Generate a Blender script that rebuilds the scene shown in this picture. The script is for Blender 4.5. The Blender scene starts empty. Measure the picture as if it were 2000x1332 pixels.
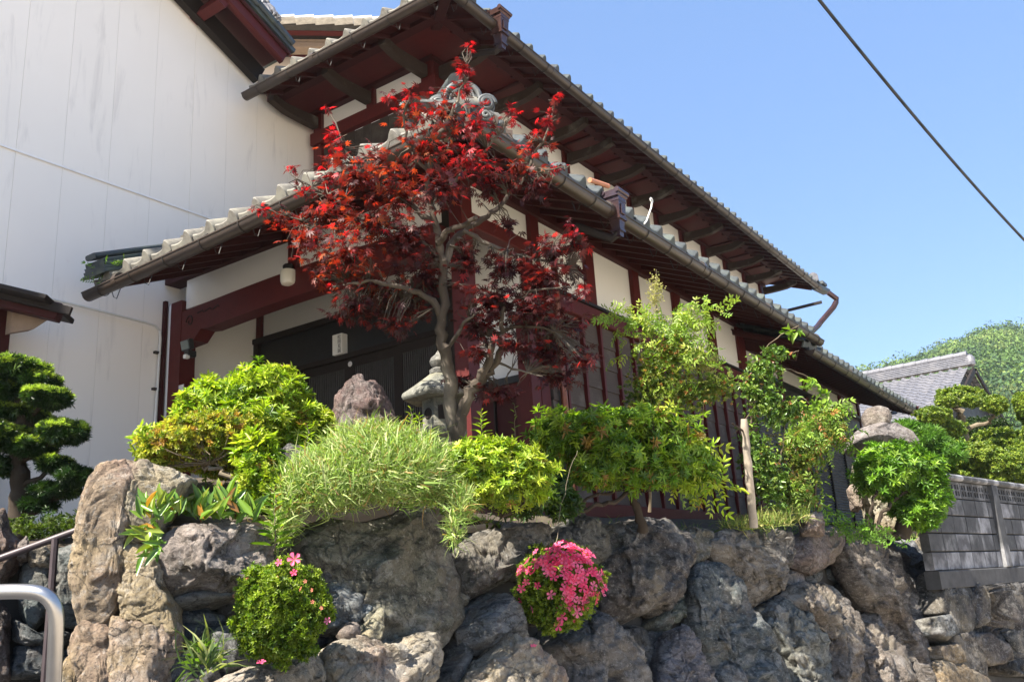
import bpy, bmesh, math, random
import numpy as np
from mathutils import Vector, Matrix, noise
from mathutils.bvhtree import BVHTree

S = bpy.context.scene
COL = S.collection
rnd = random.Random(7)
npr = np.random.default_rng(7)

# ------------------------------------------------------------------ camera
FPX = 1722.99
YAW, PIT, ROLL = .593081420, .269871762, -.0620439855
EYE = np.array([0, 0, 1.6])
cy_, sy_, cp_, sp_, cr_, sr_ = math.cos(YAW), math.sin(YAW), math.cos(PIT), math.sin(PIT), math.cos(ROLL), math.sin(ROLL)
FW = np.array([cp_*cy_, cp_*sy_, sp_])
R0 = np.array([sy_, -cy_, 0.]); U0 = np.cross(R0, FW)
RT = cr_*R0 + sr_*U0; UP = -sr_*R0 + cr_*U0
cam = bpy.data.cameras.new('camera'); camo = bpy.data.objects.new('camera', cam); COL.objects.link(camo)
cam.sensor_width = 36; cam.lens = FPX/2000*36; cam.clip_start = .05; cam.clip_end = 3000
m = Matrix.Identity(4)
for i in range(3):
    m[i][0] = RT[i]; m[i][1] = UP[i]; m[i][2] = -FW[i]; m[i][3] = EYE[i]
camo.matrix_world = m
S.camera = camo

# ------------------------------------------------------------------ world, sun, exposure
SUN = Vector((-.66, .085, .745)).normalized()          # towards the sun
el = math.asin(SUN.z)
w = bpy.data.worlds.new('World'); S.world = w; w.use_nodes = True
nt = w.node_tree; nt.nodes.clear()
o_ = nt.nodes.new('ShaderNodeOutputWorld'); b_ = nt.nodes.new('ShaderNodeBackground'); s_ = nt.nodes.new('ShaderNodeTexSky')
s_.sky_type = 'NISHITA'; s_.sun_disc = False; s_.sun_elevation = el
s_.sun_rotation = math.atan2(SUN.x, SUN.y)
s_.air_density = 1.0; s_.dust_density = .5; s_.ozone_density = 2.6; s_.altitude = 0
b_.inputs[1].default_value = .115
mx_ = nt.nodes.new('ShaderNodeMix'); mx_.data_type = 'RGBA'; mx_.inputs[0].default_value = .68       # hazy even summer blue over the clear-sky gradient
mx_.inputs[7].default_value = (.60, 1.07, 2.12, 1); nt.links.new(s_.outputs[0], mx_.inputs[6]); nt.links.new(mx_.outputs[2], b_.inputs[0]); nt.links.new(b_.outputs[0], o_.inputs[0])
sl = bpy.data.lights.new('sun', 'SUN'); sl.energy = 5.0; sl.angle = math.radians(.53); sl.color = (1, .93, .82)
so = bpy.data.objects.new('sun', sl); COL.objects.link(so)
so.rotation_euler = SUN.to_track_quat('Z', 'Y').to_euler()
S.view_settings.view_transform = 'Standard'; S.view_settings.look = 'None'
S.view_settings.gamma = 1; S.view_settings.use_curve_mapping = False
S.view_settings.exposure = 1.8
S.render.engine = 'CYCLES'
try:
    S.cycles.max_bounces = 8; S.cycles.diffuse_bounces = 4; S.cycles.transparent_max_bounces = 8
except Exception: pass

# ------------------------------------------------------------------ geometry helpers
def ray(px, py): return FW + RT*(px-1000)/FPX - UP*(py-666)/FPX
def at(px, py, D): return Vector(ray(px, py)*D + EYE)          # point at depth D behind an image point
def onX(px, py, X): d = ray(px, py); return Vector(d*X/d[0] + EYE)
def onY(px, py, Y): d = ray(px, py); return Vector(d*Y/d[1] + EYE)
def onZ(px, py, Z): d = ray(px, py); return Vector(d*(Z-1.6)/d[2] + EYE)
def pm(px, D): return px*D/FPX                                  # pixels to metres at a depth

class MB:
    def __init__(s): s.v = []; s.f = []
    def add(s, vs, fs):
        n = len(s.v); s.v += [tuple(v) for v in vs]; s.f += [tuple(i+n for i in f) for f in fs]; return s
    def box(s, x0, x1, y0, y1, z0, z1, c=0.0):
        if c <= 0:
            return s.add([(x0,y0,z0),(x1,y0,z0),(x1,y1,z0),(x0,y1,z0),(x0,y0,z1),(x1,y0,z1),(x1,y1,z1),(x0,y1,z1)],
                  [(0,3,2,1),(4,5,6,7),(0,1,5,4),(1,2,6,5),(2,3,7,6),(3,0,4,7)])
        o = Vector(((x0+x1)/2, (y0+y1)/2, (z0+z1)/2))
        return s.beam(o-Vector(((x1-x0)/2,0,0)), o+Vector(((x1-x0)/2,0,0)), y1-y0, z1-z0, c=c)
    def beam(s, p0, p1, w, h, up=(0,0,1), c=0.0):
        """bar from p0 to p1 (centre line), w across, h along up, chamfer c"""
        p0 = Vector(p0); p1 = Vector(p1); d = (p1-p0).normalized(); u = Vector(up)
        sdir = d.cross(u)
        if sdir.length < 1e-5: sdir = d.cross(Vector((1,0,0)))
        sdir.normalize(); u = sdir.cross(d)
        a, b = w/2, h/2
        if c <= 0: prof = [(-a,-b),(a,-b),(a,b),(-a,b)]
        else:
            c = min(c, a*.6, b*.6)
            prof = [(-a+c,-b),(a-c,-b),(a,-b+c),(a,b-c),(a-c,b),(-a+c,b),(-a,b-c),(-a,-b+c)]
        n = len(prof); vs = [p0+sdir*x+u*y for x,y in prof]+[p1+sdir*x+u*y for x,y in prof]
        fs = [tuple(range(n))[::-1], tuple(range(n,2*n))]+[(i,(i+1)%n,(i+1)%n+n,i+n) for i in range(n)]
        # orient outward
        return s.add(vs, fs)
    def tube(s, pts, r, n=8, cap=True):
        pts = [Vector(p) for p in pts]; k = len(pts)
        rs = r if isinstance(r, (list, tuple)) else [r]*k
        t0 = (pts[1]-pts[0]).normalized(); ref = Vector((0,0,1)) if abs(t0.z) < .9 else Vector((1,0,0))
        nrm = (ref - t0*ref.dot(t0)).normalized(); vs = []
        for i, p in enumerate(pts):
            t = (pts[min(i+1,k-1)]-pts[max(i-1,0)]).normalized()
            nrm = (nrm - t*nrm.dot(t)).normalized(); bn = t.cross(nrm)
            for j in range(n):
                a = 2*math.pi*j/n; vs.append(p + (nrm*math.cos(a)+bn*math.sin(a))*rs[i])
        fs = [(i*n+j, i*n+(j+1)%n, (i+1)*n+(j+1)%n, (i+1)*n+j) for i in range(k-1) for j in range(n)]
        if cap: fs += [tuple(range(n))[::-1], tuple(range((k-1)*n, k*n))]
        return s.add(vs, fs)
    def extrude(s, prof, o, eu, ev, en, d):
        """polygon prof (u,v) extruded by d along en from o"""
        o, eu, ev, en = Vector(o), Vector(eu), Vector(ev), Vector(en); n = len(prof)
        vs = [o+eu*x+ev*y for x,y in prof]+[o+eu*x+ev*y+en*d for x,y in prof]
        return s.add(vs, [tuple(range(n))[::-1], tuple(range(n,2*n))]+[(i,(i+1)%n,(i+1)%n+n,i+n) for i in range(n)])
    def lathe(s, prof, c, n=16, sx=1, sy=1):
        c = Vector(c); vs = []; k = len(prof)
        for r, z in prof:
            for j in range(n):
                a = 2*math.pi*j/n; vs.append((c.x+r*math.cos(a)*sx, c.y+r*math.sin(a)*sy, c.z+z))
        fs = [(i*n+j, i*n+(j+1)%n, (i+1)*n+(j+1)%n, (i+1)*n+j) for i in range(k-1) for j in range(n)]
        fs += [tuple(range(n))[::-1], tuple(range((k-1)*n, k*n))]
        return s.add(vs, fs)
    def mesh(s, name, mat=None, smooth=False):
        me = bpy.data.meshes.new(name); me.from_pydata(s.v, [], s.f); me.validate()
        bm = bmesh.new(); bm.from_mesh(me); bmesh.ops.recalc_face_normals(bm, faces=bm.faces); bm.to_mesh(me); bm.free()
        if mat: me.materials.append(mat)
        if smooth:
            me.shade_smooth()
            try: me.set_sharp_from_angle(angle=math.radians(38))
            except Exception: pass
        return me

W = {}                                                        # world matrices
def link(ob, parent=None, M=None):
    COL.objects.link(ob); M = M or Matrix.Identity(4)
    if parent is not None:
        ob.parent = parent; ob.matrix_local = W[parent.name].inverted() @ M
    else: ob.matrix_world = M
    W[ob.name] = M.copy(); return ob
def obj(name, mb, mat, parent=None, smooth=False, kind=None, label=None, M=None):
    me = mb.mesh(name, mat, smooth) if isinstance(mb, MB) else mb
    o = bpy.data.objects.new(name, me); link(o, parent, M)
    if kind: o['kind'] = kind
    if label: o['label'] = label
    return o
def thing(name, label, cat, loc, group=None):
    o = bpy.data.objects.new(name, None); o.empty_display_size = .2
    link(o, None, Matrix.Translation(Vector(loc))); o['label'] = label; o['category'] = cat
    if group: o['group'] = group
    return o
def tag(o, label, cat, group=None):
    o['label'] = label; o['category'] = cat
    if group: o['group'] = group
    return o
def base_shift(o):                                            # put the origin of a single mesh thing at its base
    me = o.data; n = len(me.vertices); a = np.empty(n*3, np.float32); me.vertices.foreach_get('co', a); a = a.reshape(-1,3)
    c = np.array([a[:,0].mean(), a[:,1].mean(), a[:,2].min()]); a -= c
    me.vertices.foreach_set('co', a.ravel()); me.update()
    o.matrix_world = Matrix.Translation(Vector(c)); W[o.name] = o.matrix_world.copy(); return o

# ------------------------------------------------------------------ materials
def mat_new(name):
    m = bpy.data.materials.new(name); m.use_nodes = True
    return m, m.node_tree, m.node_tree.nodes['Principled BSDF']
def N(nt, t, **k):
    n = nt.nodes.new(t)
    for a, b in k.items(): setattr(n, a, b)
    return n
def coords(nt, scale=(1,1,1), rot=(0,0,0)):
    tc = N(nt, 'ShaderNodeTexCoord'); mp = N(nt, 'ShaderNodeMapping'); oi = N(nt, 'ShaderNodeObjectInfo')
    ad = N(nt, 'ShaderNodeVectorMath', operation='ADD'); sc = N(nt, 'ShaderNodeVectorMath', operation='SCALE'); sc.inputs[3].default_value = 37
    cx = N(nt, 'ShaderNodeCombineXYZ')
    for i in range(3): nt.links.new(oi.outputs['Random'], cx.inputs[i])
    nt.links.new(cx.outputs[0], sc.inputs[0]); nt.links.new(tc.outputs['Object'], ad.inputs[0]); nt.links.new(sc.outputs[0], ad.inputs[1])
    nt.links.new(ad.outputs[0], mp.inputs[0]); mp.inputs['Scale'].default_value = scale; mp.inputs['Rotation'].default_value = rot
    return mp.outputs[0], oi
def noi(nt, vec, sc, det=6, rough=.6, dist=0):
    n = N(nt, 'ShaderNodeTexNoise'); nt.links.new(vec, n.inputs['Vector'])
    n.inputs['Scale'].default_value = sc; n.inputs['Detail'].default_value = det; n.inputs['Roughness'].default_value = rough; n.inputs['Distortion'].default_value = dist
    return n.outputs['Fac']
def ramp(nt, fac, stops):
    r = N(nt, 'ShaderNodeValToRGB'); nt.links.new(fac, r.inputs[0]); e = r.color_ramp.elements
    while len(e) < len(stops): e.new(.5)
    for i, (p, c) in enumerate(stops):
        e[i].position = p; e[i].color = (*c, 1) if len(c) == 3 else c
    return r.outputs[0]
def mix(nt, fac, a, b, mode='MIX'):
    n = N(nt, 'ShaderNodeMix', data_type='RGBA', blend_type=mode)
    for s, v in ((0, fac), (6, a), (7, b)):
        if hasattr(v, 'node'): nt.links.new(v, n.inputs[s])
        elif s == 0: n.inputs[0].default_value = v
        else: n.inputs[s].default_value = (*v, 1)
    return n.outputs[2]
def bump(nt, h, p, st=.3, dist=.01, prev=None):
    b = N(nt, 'ShaderNodeBump'); b.inputs['Strength'].default_value = st; b.inputs['Distance'].default_value = dist
    nt.links.new(h, b.inputs['Height'])
    if prev is not None: nt.links.new(prev, b.inputs['Normal'])
    if p is not None: nt.links.new(b.outputs[0], p.inputs['Normal'])
    return b.outputs[0]
def g(v): return (v, v, v)
BW = [(0, g(0)), (1, g(1))]

def m_paint_wood(name, base, worn, rough=.55, grain=(3, 3, 3), wear=.62):
    m, t, p = mat_new(name); v, oi = coords(t, grain)
    v2, _ = coords(t)
    a = noi(t, v, 9, 8, .7); b = noi(t, v2, 3.1, 5, .6); c = noi(t, v2, 40, 4, .7)
    col = mix(t, ramp(t, a, [(.3, g(0)), (.75, g(1))]), base, tuple(x*.72 for x in base))
    col = mix(t, ramp(t, b, [(wear, g(0)), (wear+.16, g(.6))]), col, worn)
    col = mix(t, ramp(t, c, [(.66, g(0)), (.72, g(.5))]), col, tuple(x*1.3+.03 for x in worn))
    t.links.new(col, p.inputs['Base Color']); p.inputs['Roughness'].default_value = rough; p.inputs['Specular IOR Level'].default_value = .2
    bump(t, a, p, .3, .006); return m
def m_stone(name, dark=.35, lichen=.5, strata=(1, 1, 1.7), rot=(.3, .5, 0), bst=.9, cracky=1.0, warm=(.22,.19,.14), second=(.15,.125,.11)):
    m, t, p = mat_new(name); v, oi = coords(t)
    vs, _ = coords(t, strata, rot)
    tint = oi.outputs['Color']
    # warped coordinates for the fractures
    nz = N(t, 'ShaderNodeTexNoise'); t.links.new(v, nz.inputs['Vector']); nz.inputs['Scale'].default_value = 6; nz.inputs['Detail'].default_value = 5
    wv = N(t, 'ShaderNodeMix', data_type='RGBA', blend_type='LINEAR_LIGHT'); wv.inputs[0].default_value = .16; t.links.new(vs, wv.inputs[6]); t.links.new(nz.outputs['Color'], wv.inputs[7])
    def vor(sc):
        vo = N(t, 'ShaderNodeTexVoronoi', feature='DISTANCE_TO_EDGE'); t.links.new(wv.outputs[2], vo.inputs['Vector']); vo.inputs['Scale'].default_value = sc; return vo.outputs['Distance']
    c1 = vor(2.6); c2 = vor(8)
    n1 = noi(t, v, 3.0, 6, .62); n2 = noi(t, vs, 11, 12, .78, .4); n3 = noi(t, v, 38, 6, .75); n4 = noi(t, vs, 4.6, 8, .7, .6); n5 = noi(t, v, 110, 3, .7); n6 = noi(t, v, 2.1, 5, .6)
    dk = mix(t, 1.0, tint, g(dark), 'MULTIPLY')
    col = mix(t, ramp(t, n2, [(.40, g(0)), (.56, g(1))]), dk, tint)
    col = mix(t, ramp(t, n1, [(.5, g(0)), (.66, g(.65))]), col, warm)
    col = mix(t, ramp(t, n6, [(.54, g(0)), (.66, g(.6))]), col, second)
    lite = mix(t, .55, tint, (.56, .54, .50))
    col = mix(t, ramp(t, n4, [(.52, g(0)), (.62, g(.8*lichen))]), col, lite)
    col = mix(t, ramp(t, n3, [(.55, g(0)), (.63, g(lichen))]), col, lite)
    col = mix(t, ramp(t, n5, [(.33, g(.7)), (.43, g(0))]), col, g(.025))
    msk = ramp(t, n6, [(.48, g(1)), (.62, g(.15))])
    k1 = mix(t, 1, ramp(t, c1, [(0, g(.7*cracky)), (.012, g(.25*cracky)), (.03, g(0))]), msk, 'MULTIPLY'); k2 = mix(t, 1, ramp(t, c2, [(0, g(.35*cracky)), (.02, g(0))]), msk, 'MULTIPLY')
    col = mix(t, k1, col, g(.02)); col = mix(t, k2, col, g(.03))
    t.links.new(col, p.inputs['Base Color']); p.inputs['Roughness'].default_value = .88
    p.inputs['Specular IOR Level'].default_value = .3
    h1 = ramp(t, c1, [(0, g(0)), (.05, g(1))]); h2 = ramp(t, c2, [(0, g(0)), (.07, g(1))])
    b = bump(t, n2, None, bst, .035); b = bump(t, h1, None, .22*cracky, .02, b) if cracky > 0 else b; b = bump(t, h2, None, .2*cracky, .008, b) if cracky > 0 else b
    b = bump(t, n3, None, bst*.8, .010, b); bump(t, n5, p, .5, .004, b)
    return m
def m_simple(name, col, rough=.5, metal=0, var=.25, sc=12, bst=.15, stain=None, stretch=(1,1,1), spec=.5, sth=.5):
    m, t, p = mat_new(name); v, oi = coords(t, stretch); a = noi(t, v, sc, 6, .65); b = noi(t, v, sc*.22, 4, .6)
    c = mix(t, ramp(t, a, [(.3, g(0)), (.7, g(1))]), tuple(x*(1-var) for x in col), tuple(min(1, x*(1+var)) for x in col))
    if stain: c = mix(t, ramp(t, b, [(sth, g(0)), (sth+.14, g(.8))]), c, stain)
    t.links.new(c, p.inputs['Base Color']); p.inputs['Roughness'].default_value = rough; p.inputs['Metallic'].default_value = metal
    p.inputs['Specular IOR Level'].default_value = spec
    rr = ramp(t, b, [(.3, g(rough*.8)), (.7, g(min(1, rough*1.25)))]); t.links.new(rr, p.inputs['Roughness'])
    if bst: bump(t, a, p, bst, .004)
    return m
def m_plaster(name, base=(.80, .785, .75), stain=.35):
    m, t, p = mat_new(name); v, oi = coords(t); vs, _ = coords(t, (2.5, 2.5, .35))
    a = noi(t, v, 1.1, 6, .65); b = noi(t, vs, 2.2, 7, .7, .6); c = noi(t, v, 60, 4, .6); d = noi(t, v, 5, 6, .7)
    col = mix(t, ramp(t, a, [(.35, g(0)), (.7, g(.5))]), base, tuple(x*.93 for x in base))
    col = mix(t, ramp(t, b, [(.56, g(0)), (.78, g(stain))]), col, (.50, .46, .43))
    col = mix(t, ramp(t, d, [(.66, g(0)), (.76, g(stain*.5))]), col, (.66, .52, .48))
    t.links.new(col, p.inputs['Base Color']); p.inputs['Roughness'].default_value = .8
    bump(t, c, p, .12, .002); return m
def m_leaf(name, trans=.45, rough=.42, tstr=1.0, tcol=(1.0, 1.15, .35)):
    m, t, p = mat_new(name); at_ = N(t, 'ShaderNodeAttribute', attribute_name='Col')
    v, oi = coords(t); n = noi(t, v, 120, 3, .6)
    col = mix(t, ramp(t, n, [(.35, g(0)), (.65, g(.35))]), at_.outputs['Color'], g(.02), 'MIX')
    col2 = mix(t, .75, col, at_.outputs['Color'])
    t.links.new(col2, p.inputs['Base Color']); p.inputs['Roughness'].default_value = rough
    p.inputs['Specular IOR Level'].default_value = .45
    tr = N(t, 'ShaderNodeBsdfTranslucent'); mx = N(t, 'ShaderNodeMixShader'); mx.inputs[0].default_value = trans
    tc = mix(t, 1.0, col2, tuple(x*tstr for x in tcol), 'MULTIPLY')
    t.links.new(tc, tr.inputs[0]); t.links.new(p.outputs[0], mx.inputs[1]); t.links.new(tr.outputs[0], mx.inputs[2])
    t.links.new(mx.outputs[0], t.nodes['Material Output'].inputs[0]); return m

M_red = m_paint_wood('red_timber', (.050, .0105, .0095), (.040, .016, .013), .6, (1, 1, 1))
M_redl = m_paint_wood('red_trim', (.092, .0155, .014), (.062, .022, .018), .5, (1, 1, 1), .7)
M_dark = m_paint_wood('dark_timber', (.022, .016, .013), (.05, .04, .032), .6)
M_lat = m_simple('lattice_wood', (.055, .050, .045), .6)
M_tilep = m_simple('pale_sunlit_tile', (.62, .60, .56), .7)  # sun glare on the rear hall tiles is put into this near-white base
M_black = m_simple('black_lattice', (.010, .010, .010), .45, 0, .3, 20)
M_arm = m_paint_wood('weathered_arm', (.045, .030, .022), (.16, .15, .13), .7, (1, 1, 1), .55)
M_board = m_paint_wood('weathered_cedar', (.095, .074, .062), (.18, .155, .135), .85, (.6, 2, 14), .52)
M_vboard = m_paint_wood('weathered_vertical_cedar', (.045, .034, .027), (.08, .068, .056), .85, (8, 8, .6), .5)
M_plast = m_plaster('white_plaster', (.78, .765, .72), .12)
M_wall = m_plaster('painted_wall_panel', (.92, .865, .785), .55)
M_gut = m_simple('brown_gutter', (.045, .032, .024), .4, .1, .2, 9, .06)
M_metal = m_simple('steel_wire', (.028, .025, .022), .6, .1, .2, 30, .05)
M_copper = m_simple('copper_downpipe', (.30, .10, .05), .30, .75, .35, 10, .05, (.10, .05, .05))
M_hop = m_simple('bronze_rainhead', (.07, .035, .030), .22, .5, .35, 8, .05, (.06, .05, .07))
M_tile = m_simple('shaded_smoked_tile', (.045, .052, .052), .6, 0, .4, 22, .3, (.085, .10, .085))  # darker copy of the house tile, shade of the right-hand eaves in its colour
M_tilew = m_simple('sunlit_smoked_tile', (.135, .125, .105), .7, 0, .4, 22, .3, (.21, .20, .16))  # same house tile, sunlight on the left eaves painted in as a paler colour
M_tiler = m_simple('ash_roof_tile', (.125, .125, .14), .45, 0, .35, 14, .3, (.17, .165, .175)); M_oni = m_simple('dark_ornament_tile', (.055, .06, .06), .55, 0, .4, 26, .4, (.12, .12, .115))
M_tbed = m_simple('roof_mortar', (.05, .045, .04), .9)
M_flash = m_simple('black_flashing', (.012, .013, .013), .45, .2)
M_slate = m_simple('slate_verge', (.045, .055, .06), .5, 0, .3, 18, .2, (.08, .10, .07))
M_steel = m_simple('brushed_steel', (.48, .46, .44), .34, 1.0, .06, 30, .02)
M_rail = m_simple('brown_handrail', (.055, .040, .042), .45, .2, .15, 20)
M_lampw = m_simple('opal_glass', (.72, .70, .60), .2, 0, .04, 6, 0)
M_blackp = m_simple('black_plastic', (.015, .015, .015), .4)
M_white = m_simple('white_plastic', (.70, .69, .64), .4, 0, .05)
M_glassg = m_simple('floodlight_glass', (.16, .19, .18), .12, 0, .1, 8, 0)
M_paper = m_simple('paper', (.6, .57, .55), .8, 0, .1, 30)
M_ink = m_simple('ink', (.02, .018, .015), .6, 0, 0, 10, 0)
M_orange = m_simple('terracotta_pipe', (.50, .20, .10), .6, 0, .1)
M_soil = m_simple('garden_soil', (.055, .040, .028), .95, 0, .5, 16, 1.0, (.09, .075, .04))
M_bank = m_simple('dark_rubble', (.035, .033, .030), .95, 0, .5, 8, 1.0, (.07, .065, .055))
M_road = m_simple('pale_road', (.42, .36, .28), .9, 0, .2, 60, .5, (.48, .43, .34))
M_block = m_simple('concrete_block', (.20, .20, .205), .9, 0, .55, 9, .9, (.016, .018, .021), (1, 1, .8), .5, .34)
M_blockl = m_simple('pale_concrete_block', (.24, .24, .25), .9, 0, .4, 12, .6, (.035, .035, .04), (1, 1, .8), .5, .42)
M_conc = m_simple('concrete_footing', (.05, .05, .052), .9, 0, .35, 8, .5)
M_bark = m_paint_wood('grey_bark', (.16, .125, .085), (.27, .24, .18), .9, (3, 3, .7), .5)
M_barkd = m_paint_wood('dark_bark', (.05, .038, .028), (.11, .09, .07), .9, (3, 3, .7), .55)
M_bark2 = m_paint_wood('maple_bark', (.075, .060, .046), (.23, .20, .155), .9, (3, 3, .7), .52)
M_polew = m_paint_wood('peeled_log', (.50, .42, .32), (.16, .15, .14), .85, (1.2, 1.2, .8), .44)
M_shutter = m_simple('grey_shutter', (.11, .115, .12), .5, .1, .2, 10, .1)
M_cable = m_simple('black_cable', (.012, .012, .012), .5)
M_wall2 = m_plaster('beige_plaster', (.62, .53, .45), .1)
M_tanw = m_paint_wood('bare_timber', (.30, .22, .16), (.20, .14, .10), .8, (1, 1, 1))
M_rock = m_stone('garden_rock', .28)
M_rockl = m_stone('pale_rock', .55, .7, (1, 1, 1.3), (.5, .2, 0), 1.2, 1.35, (.40, .31, .18), (.27, .17, .14))
M_slab = m_stone('slab_rock', .27, .55, (.8, .8, 2.2), (.9, .9, .4), 1.0, .9, (.21, .18, .14), (.14, .12, .11))
M_lava = m_stone('lava_rock', .35, .5, (1, 1, 1), (0, 0, 0), 1.8, 0.3, (.30, .20, .17))
M_smooth = m_stone('lantern_granite', .62, .35, (1, 1, 1), (0, 0, 0), .35, .0, (.27, .25, .16))
M_leaf = m_leaf('green_leaf')
M_leafg = m_leaf('glossy_leaf', .28, .3)
M_grass = m_leaf('grass_blade', .4, .6)
M_maple = m_leaf('maple_leaf', .5, .5, 1.15, (1.5, .55, .4))
M_petal = m_leaf('azalea_petal', .4, .55, 1.2, (1.05, .9, 1.0))
M_far = m_leaf('far_foliage', .25, .8)

# ------------------------------------------------------------------ leaf clouds
def leaf6(L, wd, fold=.25, curl=.15, o=(0,0,0), yaw=0, pitch=0, roll=0):
    """one pointed leaf, two quads, root at o, pointing along +X turned by yaw/pitch"""
    v = np.array([(0,0,0), (.35,wd/2/L,fold*wd/L), (.72,wd*.36/L,fold*wd*.6/L-curl*.4), (1,0,-curl), (.72,-wd*.36/L,fold*wd*.6/L-curl*.4), (.35,-wd/2/L,fold*wd/L)])*L
    cr, sr = math.cos(roll), math.sin(roll); v = v @ np.array([[1,0,0],[0,cr,sr],[0,-sr,cr]])
    cp, sp = math.cos(pitch), math.sin(pitch); v = v @ np.array([[cp,0,sp],[0,1,0],[-sp,0,cp]])
    c, s = math.cos(yaw), math.sin(yaw); v = v @ np.array([[c,s,0],[-s,c,0],[0,0,1]])
    return v+np.array(o), [(0,1,2,3),(0,3,4,5)]
def join(parts):
    V = []; F = []; n = 0
    for v, f in parts:
        V.append(v); F += [tuple(i+n for i in q) for q in f]; n += len(v)
    return np.vstack(V), np.array(F)
def rosette(k, L, wd, pitch=.5, seed=0, rows=1, stem=0):
    r = random.Random(seed); P = []
    for j in range(rows):
        for i in range(k):
            P.append(leaf6(L*r.uniform(.75, 1.1), wd*r.uniform(.8, 1.1), .25, .2, (0, 0, stem*j/max(1, rows)), 2*math.pi*(i+.5*j)/k+r.uniform(-.3, .3), pitch+.45*j+r.uniform(-.25, .25), r.uniform(-.3, .3)))
    return join(P)
def pinnate(n, L, lw, ll, seed=0):
    r = random.Random(seed); P = []
    for i in range(n):
        x = L*(i+1)/n
        for s in (-1, 1):
            P.append(leaf6(ll*r.uniform(.8, 1.1), lw, .2, .2, (x, 0, -.15*x*x/L), s*r.uniform(.7, 1.1), r.uniform(-.3, .2), r.uniform(-.4, .4)))
    P.append(leaf6(ll, lw, .2, .2, (L, 0, -.15*L), 0, -.2, 0))
    st = np.array([(0,.0012,0),(L,.0008,-.13*L),(L,-.0008,-.13*L),(0,-.0012,0)]); P.append((st, [(0,1,2,3)]))
    return join(P)
def blade(L, wd, bend):
    xs = [0, .35, .7, 1]; V = []; F = []
    for i, x in enumerate(xs):
        ww = wd*(1-x**2*.95)/2; z = L*(x-.35*bend*x*x); y = L*bend*x*x
        V += [(-ww, y, z), (ww, y, z)]
    F = [(2*i, 2*i+1, 2*i+3, 2*i+2) for i in range(3)]
    return np.array(V), np.array(F)
def palmate(L=1.0, seed=0):
    """maple leaf: seven narrow lobes, in the XY plane, stalk at the origin, a slight droop"""
    r = random.Random(seed); V = [(0,0,0)]; F = []
    for a, l in ((0,1.0),(.62,.92),(-.62,.92),(1.2,.72),(-1.2,.72),(1.9,.42),(-1.9,.42)):
        a += r.uniform(-.06,.06); l *= r.uniform(.92,1.05); wv = .105*l+.02
        d = np.array([math.cos(a), math.sin(a)]); q = np.array([-d[1], d[0]]); n = len(V)
        m1 = d*l*.48+q*wv; m2 = d*l*.48-q*wv; tp = d*l
        V += [(m1[0],m1[1],.05), (tp[0],tp[1],-.16*l), (m2[0],m2[1],.05)]
        F.append((0, n+2, n+1, n))
    V = np.array(V)*L; return V, np.array(F)
def flower(R, seed=0):
    r = random.Random(seed); P = []
    for i in range(5):
        a = 2*math.pi*i/5+r.uniform(-.1, .1)
        v = np.array([(0,0,0), (.45,.20,.30), (.85,.33,.36), (1.05,0,.26), (.85,-.33,.36), (.45,-.20,.30)])*R
        v[:,2] += r.uniform(-.04,.04)*R
        c, s = math.cos(a), math.sin(a); P.append((v @ np.array([[c,s,0],[-s,c,0],[0,0,1]]), [(0,1,2,3),(0,3,4,5)]))
    for i in range(4):
        a = 1.4*i; P.append((np.array([(0,0,.0),(.02*R,.0,0),(.25*R*math.cos(a)+.1*R,.25*R*math.sin(a),R*.7),(.25*R*math.cos(a)+.08*R,.25*R*math.sin(a),R*.7)]), [(0,1,2,3)]))
    return join(P)

def frames(dirs, spin=None):
    """rotation matrices whose Z is dirs (N,3)"""
    z = dirs/np.linalg.norm(dirs, axis=1, keepdims=True); n = len(z)
    ref = npr.normal(size=(n,3)); x = ref - z*np.sum(ref*z, 1, keepdims=True); x /= np.linalg.norm(x, axis=1, keepdims=True)
    y = np.cross(z, x); return np.stack([x, y, z], 2)
def frames_x(xd, upd):
    x = xd/np.linalg.norm(xd, axis=1, keepdims=True); z = upd - x*np.sum(upd*x, 1, keepdims=True); z /= np.linalg.norm(z, axis=1, keepdims=True)
    return np.stack([x, np.cross(z, x), z], 2)
def cloud_mesh(name, tmpls, pos, rot, scl, cols, mat, vcol=.12, lam=None):
    """leaf-sized faces spread at pos; tmpls cycled; cols (N,3)"""
    VV = []; FF = []; CC = []; off = 0; k = len(tmpls); idx = np.arange(len(pos)) % k
    for j, (tv, tf) in enumerate(tmpls):
        I = np.where(idx == j)[0]
        if not len(I): continue
        v = np.einsum('nij,kj->nki', rot[I], tv)*scl[I][:,None,None]+pos[I][:,None,:]
        nv = len(tv); f = tf[None]+ (np.arange(len(I))*nv)[:,None,None]+off
        nq = len(tf); c = np.repeat(cols[I][:,None,:], nq, 1)*(1+npr.normal(0, vcol, (len(I), nq, 1)))
        VV.append(v.reshape(-1,3)); FF.append(f.reshape(-1,4)); CC.append(c.reshape(-1,3)); off += nv*len(I)
    V = np.vstack(VV).astype(np.float32); F = np.vstack(FF).astype(np.int32); C = np.clip(np.vstack(CC), .002, .95)
    me = bpy.data.meshes.new(name); me.vertices.add(len(V)); me.vertices.foreach_set('co', V.ravel())
    me.loops.add(F.size); me.loops.foreach_set('vertex_index', F.ravel())
    me.polygons.add(len(F)); me.polygons.foreach_set('loop_start', np.arange(0, F.size, 4, dtype=np.int32)); me.polygons.foreach_set('loop_total', np.full(len(F), 4, np.int32))
    me.update(calc_edges=True)
    a = me.color_attributes.new('Col', 'FLOAT_COLOR', 'CORNER')
    c4 = np.ones((F.size, 4), np.float32); c4[:, :3] = np.repeat(C, 4, 0); a.data.foreach_set('color', c4.ravel())
    me.materials.append(mat); return me
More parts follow.
